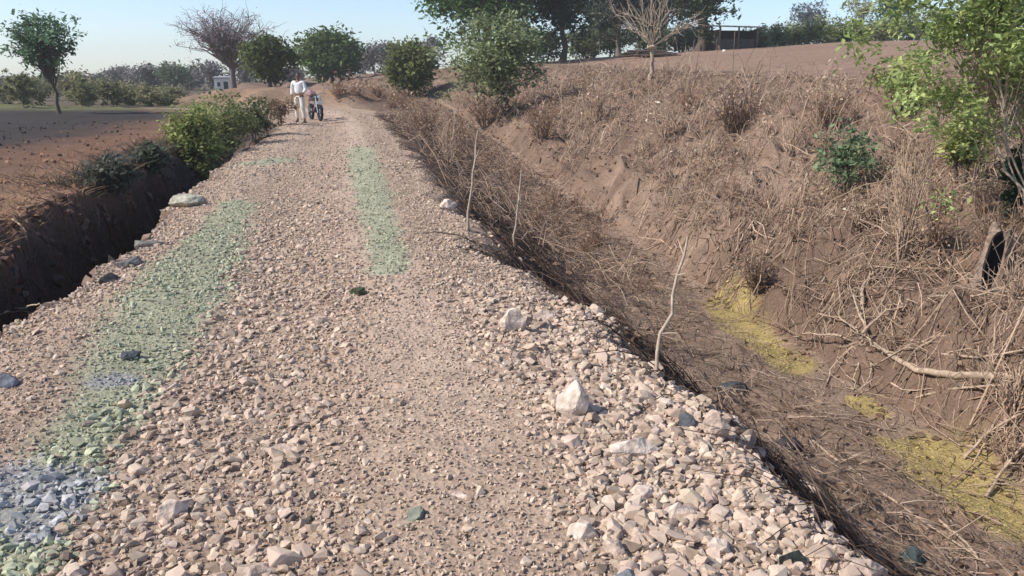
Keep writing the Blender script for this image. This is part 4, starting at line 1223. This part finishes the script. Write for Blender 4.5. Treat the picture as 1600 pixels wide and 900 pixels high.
def person(label, loc, rz, J, shirt, trousers, group=None, vest=None, cap=None):
    """J: joints in metres (x right, y back, z up; the figure faces -y)"""
    nodes, edges = [], []
    def add(p, r, parent=None):
        nodes.append((tuple(p), r)); i = len(nodes) - 1
        if parent is not None: edges.append((parent, i))
        return i
    pel = add(J['pelvis'], (.15, .105)); wst = add(lerp(J['pelvis'], J['chest'], .5), (.13, .095), pel); ch = add(J['chest'], (.155, .105), wst)
    nk = add(J['neck'], .055, ch)
    hd = J['head']; dn = J.get('gaze', (0, -1, 0))
    h0 = add((hd[0], hd[1], hd[2] - .085), (.058, .066), nk); h1 = add(hd, (.075, .092), h0); h2 = add((hd[0], hd[1] + .01, hd[2] + .085), (.06, .075), h1)
    for s, sd in ((-1, 'L'), (1, 'R')):
        sh = add(J['sh' + sd], .058, ch); el = add(J['el' + sd], .042, sh); wr = add(J['wr' + sd], .028, el)
        d = np.array(J['wr' + sd]) - np.array(J['el' + sd]); d /= np.linalg.norm(d)
        sidev = np.cross(d, (1, 0, 0)); sidev /= max(np.linalg.norm(sidev), 1e-6)
        palm = add(tuple(np.array(J['wr' + sd]) + d * .055), (.036, .017), wr)
        pe = np.array(J['wr' + sd]) + d * .09; cv = np.array([-s * .35, -.2, 0])
        for f, (o_, L) in enumerate(((-.030, .07), (-.010, .08), (.010, .076), (.030, .06))):
            b0 = pe + sidev * o_; a1 = add(tuple(b0), .010, palm); a2 = add(tuple(b0 + d * L * .5 + cv * .01), .009, a1); add(tuple(b0 + d * L * .9 + cv * .06), .0075, a2)
        tb = np.array(J['wr' + sd]) + d * .03 + sidev * -.032; t1 = add(tuple(tb), .011, wr); add(tuple(tb + d * .045 + sidev * -.02), .009, t1)
        hp = add(J['hip' + sd], .085, pel); kn = add(J['kn' + sd], .056, hp); cf = add(lerp(J['kn' + sd], J['an' + sd], .35), .056, kn); an = add(J['an' + sd], .036, cf)
        hl = add((J['an' + sd][0], J['an' + sd][1] + .02, J['an' + sd][2] - .045), .034, an)
        add((J['toe' + sd][0], J['toe' + sd][1], J['toe' + sd][2]), (.04, .022), hl)
    body = link('person', skin_mesh('person_body', nodes, edges, M_SKIN), None, loc, (0, 0, rz))
    tag(body, label, 'person', group)
    # shirt
    nodes, edges = [], []
    a = add(lerp(J['pelvis'], J['chest'], .02), (.168, .125)); b = add(lerp(J['pelvis'], J['chest'], .5), (.155, .118), a); c = add(J['chest'], (.178, .13), b); add(lerp(J['chest'], J['neck'], .75), .068, c)
    for sd in 'LR':
        s1 = add(J['sh' + sd], .075, c); e1 = add(J['el' + sd], .06, s1); add(lerp(J['el' + sd], J['wr' + sd], .75 if vest is None else .9), .047, e1)
    link('shirt', skin_mesh('shirt', nodes, edges, shirt), body)
    if vest is not None:
        nodes, edges = [], []
        a = add(lerp(J['pelvis'], J['chest'], .05), (.165, .13)); b = add(lerp(J['pelvis'], J['chest'], .5), (.158, .13), a); c = add(lerp(J['pelvis'], J['chest'], 1.1), (.17, .152), b)
        nodes = [((n[0][0] + .035, n[0][1] - .035, n[0][2]), (n[1][0] * .9, n[1][1] * 1.02)) for n in nodes]
        link('waistcoat', skin_mesh('waistcoat', nodes, edges, vest), body)
    # trousers, both legs in one cloth
    nodes, edges = [], []
    a = add(lerp(J['pelvis'], J['chest'], .12), (.16, .118)); b = add(J['pelvis'], (.165, .125), a)
    for sd in 'LR':
        h = add(J['hip' + sd], .105, b); k = add(J['kn' + sd], .08, h); add(lerp(J['kn' + sd], J['an' + sd], .93), .066, k)
    link('trousers', skin_mesh('trousers', nodes, edges, trousers), body)
    # hair or cap, nose, eyes, ears
    n2 = [((hd[0], hd[1] + .03, hd[2] + .02), (.09, .10)), ((hd[0], hd[1] + .02, hd[2] + .10), (.078, .088))]
    link('cap' if cap else 'hair', skin_mesh('hair', n2, [(0, 1)], cap or M_HAIR), body)
    gx, gy = dn[0], dn[1]
    pv, pf = hull_rock(900, 12)
    link('nose', mesh_from('nose', pv * np.array([.014, .018, .022]), [pf], M_SKIN, None, True), body, (hd[0] + gx * .095, hd[1] + gy * .095, hd[2] - .01))
    for s in (-1, 1):
        px, py = -gy * s, gx * s
        link('eye', mesh_from('eye', pv * .012, [pf], M_EYE, None, True), body, (hd[0] + gx * .084 + px * .032, hd[1] + gy * .084 + py * .032, hd[2] + .012))
        link('ear', mesh_from('ear', pv * np.array([.012, .02, .03]), [pf], M_SKIN, None, True), body, (hd[0] + px * .085, hd[1] + py * .085, hd[2] - .005))
        link('sandal', boxmesh('sandal', (.1, .25, .03), M_SHOE, .012), body, (J['toe' + 'LR'[(s + 1) // 2]][0], J['toe' + 'LR'[(s + 1) // 2]][1] + .075, J['toe' + 'LR'[(s + 1) // 2]][2] - .03))
    return body

stand = dict(gaze=(0, -1, 0), pelvis=(0, 0, .93), chest=(.0, -.01, 1.28), neck=(0, -.01, 1.46), head=(.01, -.03, 1.60),
             shL=(-.2, 0, 1.40), elL=(-.27, .03, 1.12), wrL=(-.26, -.05, .88), shR=(.2, -.01, 1.40), elR=(.27, -.02, 1.13), wrR=(.22, -.2, .98),
             hipL=(-.1, 0, .88), knL=(-.12, -.02, .48), anL=(-.12, .03, .09), toeL=(-.14, -.12, .04), hipR=(.1, 0, .88), knR=(.14, -.06, .49), anR=(.17, -.02, .09), toeR=(.2, -.17, .04))
g = ground(470, 191)
person('person in a white shirt and light trousers standing beside the motorcycle', g, -.2, stand, M_WHITE, M_CREAM)

# motorcycle, front wheel turned towards the camera
M_TYRE = plain_mat('rubber', (.018, .018, .02), .85, .2, 40)
M_CHROME = plain_mat('steel', (.55, .56, .58), .35, .1, 30, metal=.9, bump=0)
M_BLACKP = plain_mat('black_paint', (.02, .02, .024), .3, .1, 20, bump=0, spec=.5)
M_SEAT = plain_mat('seat_vinyl', (.03, .03, .032), .6, .2, 30)
M_LAMP = plain_mat('lamp_glass', (.75, .76, .78), .12, .05, 20, bump=0, spec=.8)
gb = ground(494, 188)
bike = thing('motorcycle', 'dark motorcycle with a steel headlight parked on the track facing the camera', 'motorcycle', gb, .5)
def torus(name, R, r, mat, n=28, k=8):
    V, F = [], []
    for i in range(n):
        a = 2 * math.pi * i / n
        for j in range(k):
            b = 2 * math.pi * j / k
            V.append((r * math.sin(b), math.cos(a) * (R + r * math.cos(b)), math.sin(a) * (R + r * math.cos(b))))
            F.append((i * k + j, ((i + 1) % n) * k + j, ((i + 1) % n) * k + (j + 1) % k, i * k + (j + 1) % k))
    return mesh_from(name, np.array(V), [np.array(F)], mat, None, True)
for wy in (-.62, .62):
    w = link('wheel', torus('wheel', .215, .02, M_BLACKP), bike, (0, wy, .3))
    link('tyre', torus('tyre', .25, .055, M_TYRE), w)
    S = Segs()
    for i in range(14):
        a = 2 * math.pi * i / 14; S.path([np.array([.02 * (-1) ** i, 0, 0]), np.array([0, math.cos(a) * .215, math.sin(a) * .215])], .004, .004)
    S.path([np.array([-.05, 0, 0]), np.array([.05, 0, 0])], .04, .04)
    link('spokes', S.mesh('spokes', M_CHROME, 5), w)
    n_, V, F = 12, [], []
    for i in range(n_):
        a = math.radians(20 + 140 * i / (n_ - 1))
        for sx, rr in ((-.06, .30), (0, .325), (.06, .30)): V.append((sx, math.cos(a) * rr, math.sin(a) * rr))
        if i: F += [((i - 1) * 3 + q, (i - 1) * 3 + q + 1, i * 3 + q + 1, i * 3 + q) for q in (0, 1)]
    link('mudguard', mesh_from('mudguard', np.array(V), [np.array(F)], M_BLACKP, None, True), bike, (0, wy, .3))
for sx in (-.085, .085):
    S = Segs(); S.path([np.array([sx, -.62, .3]), np.array([sx, -.42, .9])], .022, .026); link('fork', S.mesh('fork', M_CHROME, 8), bike)
    S = Segs(); S.path([np.array([sx * .9, .62, .3]), np.array([sx * 1.2, .5, .68])], .024, .024); link('shock_absorber', S.mesh('shock_absorber', M_CHROME, 8), bike)
S = Segs(); S.path([np.array([-.36, -.28, 1.0]), np.array([-.16, -.38, 1.03]), np.array([0, -.42, .97]), np.array([.16, -.38, 1.03]), np.array([.36, -.28, 1.0])], .013, .013); link('handlebar', S.mesh('handlebar', M_CHROME, 8), bike)
for sx in (-.3, .3):
    S = Segs(); S.path([np.array([sx * .8, -.34, 1.02]), np.array([sx, -.4, 1.2])], .006, .006); mo = link('mirror', S.mesh('mirror', M_BLACKP, 5), bike)
    link('mirror_glass', boxmesh('mirror_glass', (.1, .02, .07), M_CHROME, .008), mo, (sx, -.41, 1.22))
def blob(name, nodes, mat): return skin_mesh(name, nodes, [(i, i + 1) for i in range(len(nodes) - 1)], mat)
link('fuel_tank', blob('fuel_tank', [((0, -.33, .83), (.10, .10)), ((0, -.12, .86), (.13, .12)), ((0, .06, .80), (.09, .07))], M_BLACKP), bike)
link('seat', blob('seat', [((0, .03, .79), (.10, .05)), ((0, .3, .80), (.12, .055)), ((0, .58, .84), (.10, .05))], M_SEAT), bike)
link('engine', blob('engine', [((0, -.22, .40), (.12, .10)), ((0, -.05, .40), (.15, .13)), ((0, .14, .38), (.10, .09))], M_SHOE), bike)
S = Segs(); S.path([np.array([0, -.4, .88]), np.array([0, -.3, .45]), np.array([0, .1, .32]), np.array([0, .62, .32])], .028, .026); S.path([np.array([0, -.4, .88]), np.array([0, .1, .74]), np.array([0, .62, .74])], .026, .024); link('frame', S.mesh('frame', M_BLACKP, 8), bike)
S = Segs(); S.path([np.array([.1, -.25, .34]), np.array([.15, 0, .24]), np.array([.16, .35, .28]), np.array([.16, .75, .34])], .022, .042); link('exhaust', S.mesh('exhaust', M_CHROME, 10), bike)
hl = link('headlight', blob('headlight', [((0, -.44, .88), (.07, .07)), ((0, -.54, .88), (.095, .095))], M_BLACKP), bike)
link('lens', blob('lens', [((0, -.56, .88), (.08, .08)), ((0, -.60, .88), (.055, .055))], M_LAMP), hl)
link('number_plate', boxmesh('number_plate', (.2, .015, .1), M_WHITE, .004), bike, (0, -.63, .68))
link('tail_light', boxmesh('tail_light', (.12, .04, .07), M_PINK, .01), bike, (0, .74, .74))
pv, pf = hull_rock(950, 40)
bm = refine(pv, pf, (.2, .26, .17), 950, 2, .07, .04)
bo = link('cloth_bundle', bm_mesh(bm, 'cloth_bundle', (.34, .2, .2), M_STONE), None, gb + Vector((-.23, .42, 1.0)), (0, 0, .5))
tag(bo, 'faded red cloth bundle on the seat of the motorcycle', 'bundle')

# ------------------------------------------------------------------ the dusty air of the dry season
def haze(x0, x1, y0, y1, z0, z1, density):
    bm = bmesh.new(); bmesh.ops.create_cube(bm, size=1)
    for v in bm.verts: v.co = Vector(((x0, x1)[v.co.x > 0], (y0, y1)[v.co.y > 0], (z0, z1)[v.co.z > 0]))
    me = bpy.data.meshes.new('haze'); bm.to_mesh(me); bm.free()
    m = bpy.data.materials.new('haze'); m.use_nodes = True; nt = m.node_tree
    nt.nodes.remove(nt.nodes['Principled BSDF'])
    pv = nt.nodes.new('ShaderNodeVolumePrincipled')
    pv.inputs['Color'].default_value = (.90, .90, .91, 1); pv.inputs['Density'].default_value = density; pv.inputs['Anisotropy'].default_value = .2
    nt.links.new(pv.outputs[0], nt.nodes['Material Output'].inputs['Volume'])
    me.materials.append(m)
    tag(link('haze', me), kind='stuff')
haze(-640, 640, -20, 640, -4, 24, HAZE)
SC.cycles.volume_bounces = 0
